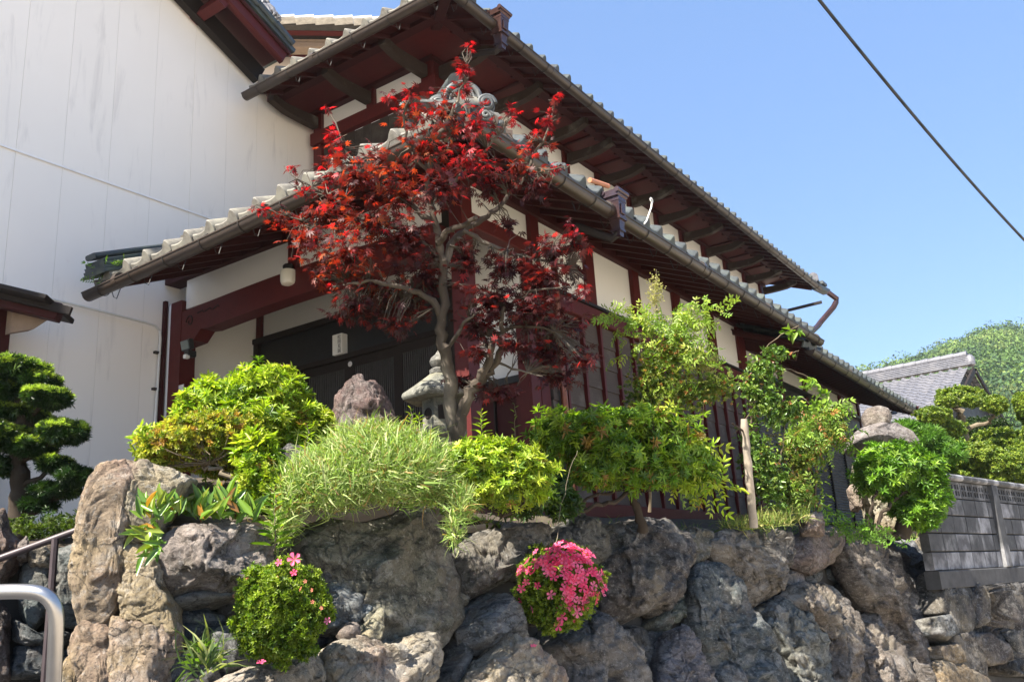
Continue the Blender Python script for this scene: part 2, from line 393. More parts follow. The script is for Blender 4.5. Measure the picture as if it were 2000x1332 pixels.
def sample_blobs(blobs, n, shell=.72, lump=.25, seed=1):
    """points in ellipsoids; returns pos, outward dir.  blob = (centre, (rx, ry, rz))"""
    rg = np.random.default_rng(seed)
    vol = np.array([(b[1][0]*b[1][1]*b[1][2])**(2/3) for b in blobs]); cnt = np.maximum(1, (n*vol/vol.sum()).astype(int))
    P = []; D = []
    for (c, r), k in zip(blobs, cnt):
        d = rg.normal(size=(k,3)); d /= np.linalg.norm(d, axis=1, keepdims=True)
        rad = 1-(1-shell)*rg.random(k)**1.3*1.6; rad = np.clip(rad, .15, 1)
        cc = np.array(c)
        lu = np.array([noise.noise(Vector(x*2.3+cc*3.1)) for x in d]); rad *= 1+lump*lu*1.6
        P.append(cc+d*rad[:,None]*np.array(r)); D.append(d/np.array(r)*min(r))
    P = np.vstack(P); D = np.vstack(D); D /= np.linalg.norm(D, axis=1, keepdims=True)
    return P, D
def pick_cols(n, pal, seed=3):
    """pal: list of (weight, colour)"""
    rg = np.random.default_rng(seed); wt = np.array([p[0] for p in pal], float); wt /= wt.sum()
    i = rg.choice(len(pal), n, p=wt); c = np.array([p[1] for p in pal])[i]; return c*(1+rg.normal(0, .13, (n,1)))
def pblobs(L):
    """(px, py, rx_px, ry_px, depth, rdepth_m) -> world ellipsoids"""
    out = []
    for px, py, rx, ry, D, rd in L:
        c = at(px, py, D); out.append((tuple(c), (max(.02, abs(RT[0])*pm(rx, D)+abs(FW[0])*rd), max(.02, abs(RT[1])*pm(rx, D)+abs(FW[1])*rd), pm(ry, D)), (px, py, rx, ry, D, rd)))
    return out
def sample_view(L, n, shell=.7, lump=.3, seed=1):
    """like sample_blobs but the ellipsoid axes are right / up / depth"""
    rg = np.random.default_rng(seed); ax = np.array([RT, [0,0,1], [FW[0]/math.hypot(FW[0],FW[1]), FW[1]/math.hypot(FW[0],FW[1]), 0]])
    wt = np.array([((pm(b[2], b[4])*pm(b[3], b[4]))+pm(b[2], b[4])*b[5]+pm(b[3], b[4])*b[5])*(b[6] if len(b) > 6 else 1) for b in L]); cnt = np.maximum(1, (n*wt/wt.sum()).astype(int))
    P = []; D = []
    for b, k in zip(L, cnt):
        c = np.array(at(b[0], b[1], b[4])); r = np.array([pm(b[2], b[4]), pm(b[3], b[4]), b[5]])
        d = rg.normal(size=(k,3)); d /= np.linalg.norm(d, axis=1, keepdims=True)
        rad = np.clip(1-(1-shell)*rg.random(k)**1.2*1.7, .1, 1)
        lu = np.array([noise.noise(Vector(x*2.6+c*3.7)) for x in d]); rad = rad*(1+lump*lu*1.7)
        P.append(c+(d*rad[:,None]*r) @ ax); dd = (d/r*r.min()) @ ax; D.append(dd/np.linalg.norm(dd, axis=1, keepdims=True))
    return np.vstack(P), np.vstack(D)

# ------------------------------------------------------------------ rocks
def ico(sub):
    bm = bmesh.new(); bmesh.ops.create_icosphere(bm, subdivisions=sub, radius=1)
    v = np.array([x.co[:] for x in bm.verts]); f = [tuple(q.index for q in x.verts) for x in bm.faces]; bm.free(); return v, f
ICO = {s: ico(s) for s in (3, 4, 5, 6)}
def rock_mesh(name, poly, o, eu, ev, en, front, back, seed, mat, sub=5, rough=1.0, facets=9, box=.55, flow=None, tip=0):
    """stone with outline poly (u,v in metres in the plane o,eu,ev), bulging front out along en and back behind"""
    r = random.Random(seed); V, F = ICO[sub]; P = [Vector(q) for q in poly]
    # centroid by area
    A = cx = cyy = 0
    for i in range(len(P)):
        a, b = P[i], P[(i+1) % len(P)]; c = a.x*b.y-b.x*a.y; A += c; cx += (a.x+b.x)*c; cyy += (a.y+b.y)*c
    C = Vector((cx/(3*A), cyy/(3*A)))
    # polygon radius table
    T = []
    for k in range(180):
        a = 2*math.pi*k/180; d = Vector((math.cos(a), math.sin(a))); best = 0
        for i in range(len(P)):
            p, q = P[i]-C, P[(i+1) % len(P)]-C; e = q-p; den = d.x*e.y-d.y*e.x
            if abs(den) < 1e-9: continue
            t = (p.x*e.y-p.y*e.x)/den; s = (p.x*d.y-p.y*d.x)/den
            if t > best and -1e-6 <= s <= 1+1e-6: best = t
        T.append(best)
    T = [(T[i-2]+2*T[i-1]+3*T[i]+2*T[(i+1) % 180]+T[(i+2) % 180])/9 for i in range(180)]
    T = [x*1.05 for x in T]; size = sum(T)/180
    pl = []
    for i in range(facets+6):
        n = Vector((r.gauss(0, .75), r.gauss(0, .75), r.uniform(.45, 1.1))).normalized(); pl.append((n, r.uniform(.50, .86)))
    off = Vector((r.uniform(0, 50), r.uniform(0, 50), r.uniform(0, 50)))
    sd = Vector((r.uniform(-1, 1), r.uniform(-.3, 1), r.uniform(0, 1))).normalized() if flow is None else Vector(flow).normalized()
    out = []
    for a, b, n in V:
        q = Vector((a, b, n))
        s = 1.0
        for pn, pd in pl:
            dp = q.dot(pn)
            if dp > pd: s = min(s, pd/dp)
        q = q*s
        ri = math.hypot(a, b); ang = math.atan2(b, a) % (2*math.pi); k = ang/(2*math.pi)*180; k0 = int(k) % 180; fr = k-int(k)
        rp = T[k0]*(1-fr)+T[(k0+1) % 180]*fr
        rq = math.hypot(q.x, q.y)
        rr = rp*(max(rq, 1e-6)**box)*(1 if ri > 1e-6 else 0)
        ux, uy = (a/ri, b/ri) if ri > 1e-6 else (0, 0)
        h = (front if q.z > 0 else back)*math.copysign(abs(q.z)**.8, q.z)
        p = Vector((C.x+ux*rr, C.y+uy*rr, h))
        w_ = p/size; amp = size*rough
        d1 = noise.fractal(w_*1.3+off, 1.0, 2.0, 3)*.055
        vp = noise.voronoi((st_ := w_*1.9+off*.4)+noise.noise_vector(w_*2.5+off)*.25)[1][0]; d5 = (noise.cell(vp*7.3)-.5)*.075
        vp = noise.voronoi(w_*5+off*.9)[1][0]; d5 += (noise.cell(vp*5.1)-.5)*.028
        st = w_ - sd*w_.dot(sd)*.75
        d2 = noise.ridged_multi_fractal(st*2.6+off*1.7, 1.0, 2.1, 4, 1.0, 2.0)*.03-.035
        d3 = noise.fractal(w_*9+off, .9, 2.1, 3)*.022-(noise.turbulence(w_*2.2+off, 5, True)-.55)*.030-(noise.turbulence(w_*8+off, 3, True)-.5)*.020
        vc = noise.voronoi(st*2.2+off*.7)[0]; d4 = -.05*max(0, 1-(vc[1]-vc[0])*6)
        dn = Vector((ux*rq, uy*rq, q.z+.001)).normalized()
        p += dn*amp*(d1+d2+d3+d4+d5)*(.45 if q.z < 0 else 1)
        out.append(o+eu*p.x+ev*p.y+en*p.z)
    me = bpy.data.meshes.new(name); me.from_pydata(out, [], F); me.materials.append(mat); me.shade_smooth()
    return me
def plane_rock(name, pts, plane, front, back, seed, mat, tint, parent=None, **k):
    """pts are image points projected on plane=(origin, normal)"""
    po, pn = Vector(plane[0]), Vector(plane[1]).normalized()
    eu = Vector((0,0,1)).cross(pn).normalized(); ev = pn.cross(eu).normalized(); e = Vector(EYE); Q = []
    for px, py in pts:
        d = Vector(ray(px, py)); t = (po-e).dot(pn)/d.dot(pn); q = e+d*t-po; Q.append((q.dot(eu), q.dot(ev)))
    me = rock_mesh(name, Q, po, eu, ev, pn, front, back, seed, mat, **k)
    o = bpy.data.objects.new(name, me); o.color = (*tint, 1); link(o, parent)
    return o
#SECTIONS
# ================================================================== SETTING
def Yf(X): return 3.3-.085*(X-2.2)                            # top line of the retaining wall
def gz(x, y):
    z = 1.90+.27*min(1, max(0, (y-Yf(x)-.1)/1.0))+.03*noise.noise(Vector((x*1.7, y*1.7, 0)))
    z += .26*math.exp(-((x-3.5)**2+(y-3.75)**2)/.75)
    if x > 12.5: z -= .12*min(1, (x-12.5)/2)
    return z
def shear(x, y): return x+.68*max(0, y-Yf(x))*max(0, 1-(x-2.05)/12)
def grid_sheet(name, x0, x1, y0f, y1f, zf, nx, ny, mat):
    b = MB(); vs = []
    for i in range(nx+1):
        x = x0+(x1-x0)*i/nx
        for j in range(ny+1):
            y = y0f(x)+(y1f(x)-y0f(x))*j/ny; vs.append((shear(x, y), y, zf(shear(x, y), y)))
    b.add(vs, [(i*(ny+1)+j, (i+1)*(ny+1)+j, (i+1)*(ny+1)+j+1, i*(ny+1)+j+1) for i in range(nx) for j in range(ny)])
    o = obj(name, b, mat, None, True, 'structure'); return o
b = MB(); b.add([(-600,-600,-.02),(900,-600,-.02),(900,700,-.02),(-600,700,-.02)], [(0,1,2,3)])
obj('ground', b, M_road, None, False, 'structure')
grid_sheet('garden_bed', 2.05, 24, lambda x: Yf(x)+.02, lambda x: 7.84, gz, 110, 30, M_soil)
# dark rubble bank behind the boulders, leaning back
def bank(x, t):
    z = 1.9*(1-t)
    return (x, Yf(x)+.10-(1.9-z)*.27+.10*noise.noise(Vector((x*2, z*2.5, 4)))-.35*(0 if x < 12 else 0), z+.02)
b = MB(); nx = 90; ny = 16
b.add([bank(2.45+i*12.1/nx, j/ny) for i in range(nx+1) for j in range(ny+1)], [(i*(ny+1)+j, (i+1)*(ny+1)+j, (i+1)*(ny+1)+j+1, i*(ny+1)+j+1) for i in range(nx) for j in range(ny)])
obj('earth_bank', b, M_bank, None, True, 'structure')
# stair passage and the terrace at the left
LPN = Vector((-.47, -.88, .08)).normalized(); LPO = at(70, 1180, 4.5)
lu = Vector((0,0,1)).cross(LPN).normalized(); LUV = lu.copy()
b = MB(); q = [LPO-LPN*.30+lu*s for s in (-4, .75)]; vs = []
for i in range(25):
    for j in range(25):
        p = q[0].lerp(q[1], i/24)+Vector((-.05, 1, 0))*(j/24*3.2); vs.append((p.x, p.y, 1.83+.04*noise.noise(p*2)+.25*min(1,j/8)))
b.add(vs, [(i*25+j, (i+1)*25+j, (i+1)*25+j+1, i*25+j+1) for i in range(24) for j in range(24)])
obj('terrace_ground', b, M_soil, None, True, 'structure')
b = MB(); p0 = LPO-LPN*.16-lu*4; p1 = LPO-LPN*.16+lu*1.1
b.add([(p0.x,p0.y,.9),(p1.x,p1.y,.9),(p1.x,p1.y,1.86),(p0.x,p0.y,1.86)], [(0,1,2,3)])
obj('terrace_bank', b, M_bank, None, False, 'structure')
b = MB(); b.add([(-3,1.2,1.16),(2.1,1.2,1.16),(3.6,6,1.16),(-3,6,1.16)], [(0,1,2,3)])
obj('pavement', b, M_conc, None, False, 'structure')

# ---- wooded hill
def hill_h(az, r):
    px = az                                                    # az: horizontal image coordinate of the bearing
    sil = 1100-(793-.262*(px-1690)) if px > 1600 else (1100-816)*max(0, (px-1350)/250)
    sil = min(sil, 620+(px-2400)*.02 if px > 2400 else sil)
    top = sil/FPX*215
    t = max(0, min(1, (r-75)/140)); return top*(t**.85)
def hill_p(px, r):
    d = Vector(ray(px, 1090)); d.z = 0; k = r/ (d.dot(Vector((FW[0], FW[1], 0)).normalized())*1.0)
    return Vector((d.x*k, d.y*k, hill_h(px, r)))
b = MB(); nx = 60; ny = 24
b.add([hill_p(1350+i*40, 70+j*7.2)+Vector((0,0,-.8)) for i in range(nx+1) for j in range(ny+1)], [(i*(ny+1)+j, (i+1)*(ny+1)+j, (i+1)*(ny+1)+j+1, i*(ny+1)+j+1) for i in range(nx) for j in range(ny)])
obj('hill', b, m_simple('forest_floor', (.03, .045, .015), .95, 0, .4, .3, 0), None, True, 'structure')
PH = []; DH = []; CH = []; rg = np.random.default_rng(11)
for k in range(1100):
    px = rg.uniform(1560, 2500) if k > 450 else rg.uniform(1660, 2060); r = 95+125*rg.random()**.7
    c = hill_p(px, r); R = rg.uniform(2.4, 6.0); n = 1000 if 1640 < px < 2060 else 120
    d = rg.normal(size=(n,3)); d /= np.linalg.norm(d, axis=1, keepdims=True); d[:,2] = np.abs(d[:,2])*1.0-.25
    lu = np.array([noise.noise(Vector(x*2.2)+c) for x in d])
    PH.append(np.array(c)+np.array((0,0,R*.5))+d*R*(1+.7*lu)[:,None]*np.array((1,1,rg.uniform(.7,1.15)))); DH.append(d+rg.normal(0,.55,(n,3)))
    base = np.array([(.075,.14,.028),(.12,.19,.036),(.04,.085,.028),(.15,.20,.05),(.055,.10,.04)][rg.choice(5, p=[.35,.25,.2,.12,.08])])*rg.uniform(.8,1.2)
    CH.append(np.repeat(base[None], n, 0))
PH = np.vstack(PH); DH = np.vstack(DH); CH = np.vstack(CH)
q1 = (np.array([(-.5,-.35,0),(.5,-.35,.15),(.5,.35,0),(-.5,.35,.15)]), np.array([(0,1,2,3)]))
q2 = (np.array([(-.6,0,0),(0,-.35,.12),(.6,0,0),(0,.4,-.12)]), np.array([(0,1,2,3)]))
me = cloud_mesh('forest', [q1, q2], PH, frames(DH), rg.uniform(.22, .55, len(PH)), CH, M_far, .18)
obj('forest', me, None, None, kind='stuff').name = 'forest'
bpy.data.objects['forest']['label'] = 'bright green broadleaf forest covering the hillside at right'; bpy.data.objects['forest']['category'] = 'forest'

hz = MB().box(-40, 330, -90, 250, -1.2, 62); hm = bpy.data.materials.new('haze'); hm.use_nodes = True; hn = hm.node_tree; hn.nodes.remove(hn.nodes['Principled BSDF'])
pv = hn.nodes.new('ShaderNodeVolumePrincipled'); pv.inputs['Density'].default_value = .0004; pv.inputs['Color'].default_value = (.86, .93, 1, 1); pv.inputs['Anisotropy'].default_value = .2
hn.links.new(pv.outputs[0], hn.nodes['Material Output'].inputs['Volume']); obj('haze', hz, hm, None, kind='stuff')
# ================================================================== TILE HELPERS
TW = .27
def wave(s):                                                  # tile profile over one width, s in 0..1
    s = s % 1
    if s < .62: return -.012*math.sin(math.pi*s/.62)
    return 0.062*math.sin(math.pi*(s-.62)/.38)
def make_eave_tile(mat, name='eave_tile', L=.34):
    """local: x along the eave, y up the slope (inwards), z up; front lip hangs down at y=0"""
    n = 14; b = MB(); xs = [i/n for i in range(n+1)]; vs = []
    rows = [(0.012, -.078, 0), (0, -.070, 0), (0, 0.0, 1), (.012, .012, 1), (L, .012, 1), (L, -.006, 1), (.02, -.006, 1), (.02, -.078, 0)]
    for y, dz, k in rows:
        for s in xs:
            lip = -.012*math.cos(2*math.pi*s) if not k else 0
            h = wave(s) if k else wave(s)*.55
            vs.append(((s)*TW*.985, y, dz+h+lip))
    m = n+1; R = len(rows)
    fs = [(i*m+j, i*m+j+1, ((i+1) % R)*m+j+1, ((i+1) % R)*m+j) for i in range(R) for j in range(n)]
    fs += [tuple(i*m for i in range(R))[::-1], tuple(i*m+n for i in range(R))]
    b.add(vs, fs); return b.mesh(name, mat, True)
def tile_field(name, o, along, inn, ncol, nrow, mat, parent, mit0=None, mit1=None, row=.235, sub=8, kind='stuff'):
    """rows of pantiles; along/inn are unit vectors (inn rises up the slope)"""
    o, along, inn = Vector(o), Vector(along), Vector(inn); up = along.cross(inn); up = up if up.z > 0 else -up
    b = MB(); n = ncol*sub
    for r in range(nrow):
        y0 = r*row; y1 = y0+row+.03; vs = []
        for y, dz in ((y0, .0), (y0, .028), (y1, .004)):
            for i in range(n+1):
                s = i/sub; vs.append(o+along*(s*TW)+inn*y+up*(wave(s)+dz))
        fs = []
        for k in (0, 1):
            for i in range(n):
                sx = (i+.5)/sub*TW
                if mit0 is not None and sx < (y0)*mit0-.05: continue
                if mit1 is not None and ncol*TW-sx < y0*mit1-.05: continue
                fs.append((k*(n+1)+i, k*(n+1)+i+1, (k+1)*(n+1)+i+1, (k+1)*(n+1)+i))
        b.add(vs, fs)
    return obj(name, b, mat, parent, True, kind)
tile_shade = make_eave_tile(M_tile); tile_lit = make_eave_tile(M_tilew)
def eave(par, p0, p1, inn, slope, run, mat_tile_mesh, sag=0, gut_off=.02, raft=.30, raft_len=1.0, hook=.45, mit=True, gmat=None, ntile=None, dz=0.0, gut=True, soff_mat=None):
    """everything along one eave. p0 corner end, p1 far end (gutter centre line), inn horizontal unit vector into the roof"""
    p0, p1, inn = Vector(p0), Vector(p1), Vector(inn); L = (p1-p0).length; al = (p1-p0)/L
    cs, sn = math.cos(slope), math.sin(slope); sl = inn*cs+Vector((0,0,1))*sn; up = al.cross(sl); up = up if up.z > 0 else -up
    sgd = lambda t: Vector((0,0,sag*math.sin(math.pi*t)))
    # gutter: half-round trough
    if gut:
        b = MB(); r = .062; K = 24; n = 9
        for i in range(K+1):
            c = p0.lerp(p1, i/K)+sgd(i/K)
            for rr in (r, r-.006):
                for j in range(n+1):
                    a = math.pi+math.pi*j/n; b.v.append(tuple(c+inn*(rr*math.cos(a))*1+Vector((0,0,rr*math.sin(a)*1.05))))
        m = 2*(n+1)
        for i in range(K):
            for j in range(n):
                b.f.append((i*m+j, i*m+j+1, (i+1)*m+j+1, (i+1)*m+j)); b.f.append((i*m+n+1+j, i*m+n+2+j, (i+1)*m+n+2+j, (i+1)*m+n+1+j))
            for j in (0, n): b.f.append((i*m+j, (i+1)*m+j, (i+1)*m+n+1+j, i*m+n+1+j))
        for i in (0, K): b.f.append(tuple(i*m+j for j in range(n+1)))
        rim = MB()
        b.tube([p0.lerp(p1, i/K)+sgd(i/K)-inn*r for i in range(K+1)], .009, 6)
        b.tube([p0.lerp(p1, i/K)+sgd(i/K)+inn*r for i in range(K+1)], .007, 6)
        for i in range(1, int(L/1.9)+1):                     # sleeve joints
            c = p0+al*(i*1.9); b.tube([c-al*.03+sgd(i*1.9/L), c+al*.03+sgd(i*1.9/L)], .0675, 14)
        obj('gutter', b, gmat or M_gut, par, True)
        nb = int(L/hook)
        for i in range(nb):                                    # wire hangers
            t = (i+.5)/nb; c = p0.lerp(p1, t)+sgd(t); h = MB(); rr = r+.006
            pts = [c+inn*.02+Vector((0,0,.075))]+[c-inn*rr*math.cos(a)-Vector((0,0,rr*1.05*math.sin(a))) for a in [math.pi*k/9 for k in range(10)]]+[c+inn*.085-Vector((0,0,.02)), c+inn*.10-Vector((0,0,.06)), c+inn*.13-Vector((0,0,.07)), c+inn*.16+Vector((0,0,.03))]
            h.tube(pts, .0042, 5); obj('gutter_bracket', h, M_metal, par, True)
    # tiles
    e0 = p0+inn*.045+Vector((0,0,.138+dz)); n = ntile or int(L/TW)
    for i in range(n):
        t = (i+.5)/n; p = e0+al*(i*L/n)+sgd(t)
        rgt = al if al.cross(inn).z > 0 else -al
        if rgt is not al: p = p+al*(L/n)
        R = Matrix((rgt, sl, up)).transposed().to_4x4()
        R = Matrix.Translation(p) @ R @ Matrix.Rotation(rnd.gauss(0, .012), 4, 'Y') @ Matrix.Translation((0, rnd.gauss(0, .004), rnd.gauss(0, .002)))
        obj('eave_tile', mat_tile_mesh, None, par, M=R)
    # fascia strip under tiles and boarding
    b = MB(); b.beam(e0+inn*.05-Vector((0,0,.045)), e0+al*L+inn*.05-Vector((0,0,.045)), .03, .05, c=.004); obj('fascia_board', b, M_dark, par)
    b = MB(); q = e0+inn*.03-up*.022
    vs = [q, q+al*L, q+al*(L-(0 if not mit else 0))+sl*run, q+(al*run*cs if mit else Vector((0,0,0)))+sl*run]
    vs += [v-up*.018 for v in vs]
    b.add(vs, [(0,1,2,3),(4,7,6,5),(0,4,5,1),(1,5,6,2),(2,6,7,3),(3,7,4,0)]); obj('roof_boarding', b, soff_mat or M_red, par)
    # rafters
    nr = int(L/raft)
    for i in range(nr+1):
        s = .06+i*(L-.12)/nr
        ln = min(raft_len, max(.12, (s)/cs)) if mit else raft_len
        a = q+al*s-up*.045+sl*.02; b = MB(); b.beam(a, a+sl*ln, .045, .05, up=up, c=.003); obj('rafter', b, M_red, par)
    return e0, al, sl, up

# ================================================================== HOUSE
house = thing('house', 'two storey Japanese house with dark red timbers, white plaster bays and grey tiled roofs', 'house', (5.3, 4.0, 2.15))
SL = math.atan(.42)
roof1 = obj('lower_roof', MB().beam((4.35,3.3,4.78),(5.3,4.25,5.2),.09,.12,c=.01), M_red, house)   # hip rafter of the lower roof
# lower eaves
CL = (4.08, 3.02, 4.50)
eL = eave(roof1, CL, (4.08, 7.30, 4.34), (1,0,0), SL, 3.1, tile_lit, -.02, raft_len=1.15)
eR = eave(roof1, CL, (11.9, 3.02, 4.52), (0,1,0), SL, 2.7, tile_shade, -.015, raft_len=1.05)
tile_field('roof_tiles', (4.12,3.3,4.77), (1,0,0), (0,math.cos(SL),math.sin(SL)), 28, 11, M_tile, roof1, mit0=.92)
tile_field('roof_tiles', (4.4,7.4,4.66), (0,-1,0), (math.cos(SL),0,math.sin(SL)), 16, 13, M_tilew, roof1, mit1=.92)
# hip ridge with stacked tiles and an ogre-end ornament
h = MB(); hd = Vector((1,1,.60)).normalized(); c0 = Vector((4.28, 3.22, 4.80))
for k in range(4): h.beam(c0+Vector((0,0,.03*k)), c0+hd*3.6+Vector((0,0,.03*k)), .24-.03*k, .024)
h.tube([c0+Vector((0,0,.15)), c0+hd*3.6+Vector((0,0,.15))], .055, 10); obj('hip_ridge', h, M_tile, roof1, True)
# verge ridge at the left end, against the white building
v = MB(); vd = Vector((math.cos(SL),0,math.sin(SL)))
for k in range(4): v.beam(Vector((4.06,7.20,4.50+.035*k)), Vector((4.06,7.20,4.50+.035*k))+vd*3.2, .34-.02*k, .03, c=.004)
v.beam(Vector((4.02,7.20,4.655)), Vector((4.02,7.20,4.655))+vd*3.2, .16, .05, c=.02)
obj('verge_ridge', v, M_slate, roof1)
v = MB()
for k in range(5): v.tube([Vector((4.0+.03*k,7.36-.03*k,4.40)), Vector((4.0+.03*k,7.36-.03*k,4.40))+vd*.3], .05, 8)
# onigawara
def onigawara(par, c, fwd, s, mat):
    fwd = Vector(fwd).normalized(); rt = Vector((0,0,1)).cross(fwd).normalized(); up = Vector((0,0,1)); c = Vector(c)
    b = MB(); prof = []
    for k in range(25):
        a = math.pi*k/24; prof.append((.36*math.cos(a)*(1.0), .52+.34*math.sin(a)))
    prof = [(.44,0),(.42,.3)]+prof+[(-.42,.3),(-.44,0)]
    b.extrude([(x*s, y*s) for x, y in prof], c-fwd*.12*s, rt, up, fwd, .12*s)
    arch = [c+fwd*.03*s+rt*(.34*math.cos(math.pi*k/24)*s)+up*((.52+.33*math.sin(math.pi*k/24))*s) for k in range(25)]
    b.tube(arch, .06*s, 10)
    arch2 = [c+fwd*.02*s+rt*(.24*math.cos(math.pi*k/24)*s)+up*((.50+.24*math.sin(math.pi*k/24))*s) for k in range(25)]
    b.tube(arch2, .03*s, 8)
    for sg in (-1, 1):
        for (ox, oy, R, tr) in ((.46, .38, .17, .06), (.44, .10, .13, .05)):
            sp = []
            for k in range(34):
                a = k/33*4.2*math.pi; rr = R*(1-.82*k/33); sp.append(c+fwd*(.06+.10*k/33)*s+rt*(sg*(ox+rr*math.cos(a)))*s+up*(oy+rr*math.sin(a))*s)
            b.tube(sp, [tr*s*(1-.45*k/33) for k in range(34)], 8)
            b.tube([c+rt*sg*ox*s+up*oy*s-fwd*.1*s, c+rt*sg*ox*s+up*oy*s+fwd*.05*s], R*s*1.02, 18)
        for k in range(5):                                    # carved clouds
            a = .5+k*.5; q = c+fwd*.03*s+rt*sg*(.13+.03*math.sin(k*2))*s+up*(.38+.07*k)*s
            b.tube([q+(rt*math.cos(t)+up*math.sin(t))*.05*s for t in [j*.55 for j in range(9)]], .016*s, 6)
    o = obj('ridge_end_ornament', b, mat, par, True)
    sh = MB(); sh.extrude([(x*s, y*s) for x, y in ((-.13,-.02),(.13,-.02),(.14,.34),(.10,.46),(.0,.50),(-.10,.46),(-.14,.34))], c, rt, up, fwd, .20*s)
    obj('ridge_end_ornament', sh, mat, par)
    return o
onigawara(roof1, (4.27, 3.16, 4.60), (-1,-.8,0), .345, M_oni)
# wrap board below the ornament
b = MB(); b.extrude([(0,0),(.55,0),(.56,.10),(.50,.08),(.42,.12),(.3,.15),(0,.16)], Vector((4.16,3.085,4.60)), (1,0,0), (0,0,1), (0,-1,0), .02); obj('wrap_board', b, M_tanw, roof1)
# lower far eave
roof3 = obj('rear_roof', MB().beam((11.75,3.3,4.36),(11.75,4.1,4.7),.06,.16,c=.01), M_red, house)
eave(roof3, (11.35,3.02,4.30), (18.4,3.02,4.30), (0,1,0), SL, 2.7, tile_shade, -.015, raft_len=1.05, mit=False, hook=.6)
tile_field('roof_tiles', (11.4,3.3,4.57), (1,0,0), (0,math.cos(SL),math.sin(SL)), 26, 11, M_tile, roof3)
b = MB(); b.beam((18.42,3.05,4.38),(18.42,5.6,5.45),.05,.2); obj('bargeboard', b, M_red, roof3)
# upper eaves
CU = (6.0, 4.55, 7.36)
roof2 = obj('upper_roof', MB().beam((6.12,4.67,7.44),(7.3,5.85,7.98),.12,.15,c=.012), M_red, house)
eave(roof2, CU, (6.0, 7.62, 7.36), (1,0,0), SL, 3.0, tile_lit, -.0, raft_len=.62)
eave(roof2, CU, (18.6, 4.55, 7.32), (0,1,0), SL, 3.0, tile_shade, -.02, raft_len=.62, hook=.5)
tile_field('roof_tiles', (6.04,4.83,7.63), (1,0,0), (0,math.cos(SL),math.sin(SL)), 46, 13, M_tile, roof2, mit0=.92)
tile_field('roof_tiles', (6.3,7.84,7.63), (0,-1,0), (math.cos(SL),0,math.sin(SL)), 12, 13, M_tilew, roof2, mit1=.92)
# right end of the upper roof: small ornament, bargeboard tip, downpipes
b = MB(); b.tube([(18.5,4.62,7.55),(18.85,4.72,7.60)], [.11,.09], 12); b.tube([(18.8,4.72,7.60),(18.92,4.74,7.60)], .13, 14); obj('ridge_end_ornament', b, M_tiler, roof2, True)
b = MB(); b.beam((18.55,4.6,7.34),(19.35,4.6,7.42),.18,.10,c=.01); b.beam((18.8,4.6,7.50),(19.1,4.6,7.50),.2,.07,c=.01); obj('roof_corner_trim', b, M_slate, roof2)
b = MB(); b.beam((18.66,4.7,7.42),(18.66,6.4,8.1),.06,.2,c=.01); obj('bargeboard', b, M_red, roof2)
b = MB(); b.beam(at(1500,616,17.8),at(1605,590,17.6),.06,.05); obj('downpipe', b, M_dark, roof2)
b = MB(); b.tube([at(1618,572,17.6),at(1634,584,17.6),at(1633,590,17.6),at(1628,600,17.5),at(1602,630,17.2),at(1598,636,17.1),at(1578,655,16.6)], .055, 8); obj('downpipe', b, M_hop, roof2, True)
# ---- first floor timbers: porch corner, facade along X
def part(name, mb, mat, par=house, **k): return obj(name, mb, mat, par, **k)
FY = 4.0
def post(x0, x1, y0, y1, z0, z1, mat=M_redl, par=house): return part('post', MB().box(x0, x1, y0, y1, z0, z1, .006), mat, par)
post(5.30, 5.445, 3.99, 4.12, 2.1, 4.88)                        # corner post of the porch
post(6.325, 6.465, 3.985, 4.12, 2.1, 4.88); post(6.18, 6.322, 3.99, 4.12, 2.1, 3.9)
post(5.22, 5.40, 7.56, 7.74, 2.1, 4.62)                        # far porch post
bays = [(6.47,7.32),(7.48,8.34),(8.50,9.42),(9.60,10.45),(10.65,11.48)]
for x0, x1 in ((7.32,7.48),(8.34,8.50),(9.42,9.60),(10.45,10.65),(11.48,11.72)): post(x0, x1, 3.985, 4.12, 4.18, 4.86)
post(11.50, 11.74, 3.97, 4.14, 2.1, 4.2)
part('wall_plate', MB().box(5.2, 11.75, 3.97, 4.13, 4.86, 5.03, .008), M_red)
part('wall_plate', MB().box(5.20, 5.38, 4.15, 7.84, 4.84, 4.98, .008), M_red)
part('tie_beam', MB().box(5.445, 6.325, 4.0, 4.11, 4.47, 4.60, .006), M_redl)
part('plaster_panel', MB().box(5.445, 6.325, 4.03, 4.08, 4.60, 4.86), M_plast)
for x0, x1 in bays: part('plaster_panel', MB().box(x0-.01, x1+.01, 4.03, 4.09, 4.18, 4.87), M_plast)
part('flashing', MB().box(6.49, 11.5, 3.90, 4.03, 4.165, 4.19, 0), M_flash)
part('waist_beam', MB().box(6.49, 11.5, 3.925, 4.03, 4.02, 4.163, .008), M_redl)
part('sill_beam', MB().box(6.49, 11.5, 3.925, 4.03, 2.14, 2.27, .008), M_redl)
for k in range(8):
    z = 2.27+k*.22
    part('cladding_board', MB().add([(6.5,3.972,z),(11.5,3.972,z),(11.5,3.985,z+.235),(6.5,3.985,z+.235),(6.5,4.02,z),(11.5,4.02,z),(11.5,4.02,z+.235),(6.5,4.02,z+.235)], [(0,1,2,3),(4,7,6,5),(0,4,5,1),(1,5,6,2),(2,6,7,3),(3,7,4,0)]), M_board)
for k in range(14):
    x = 6.72+k*.352; part('batten', MB().box(x-.017, x+.017, 3.94, 3.982, 2.27, 4.02, .004), M_redl)
# ceiling above the porch, inner walls
part('porch_ceiling', MB().box(5.38, 6.28, 4.16, 7.8, 4.90, 4.94), M_dark)
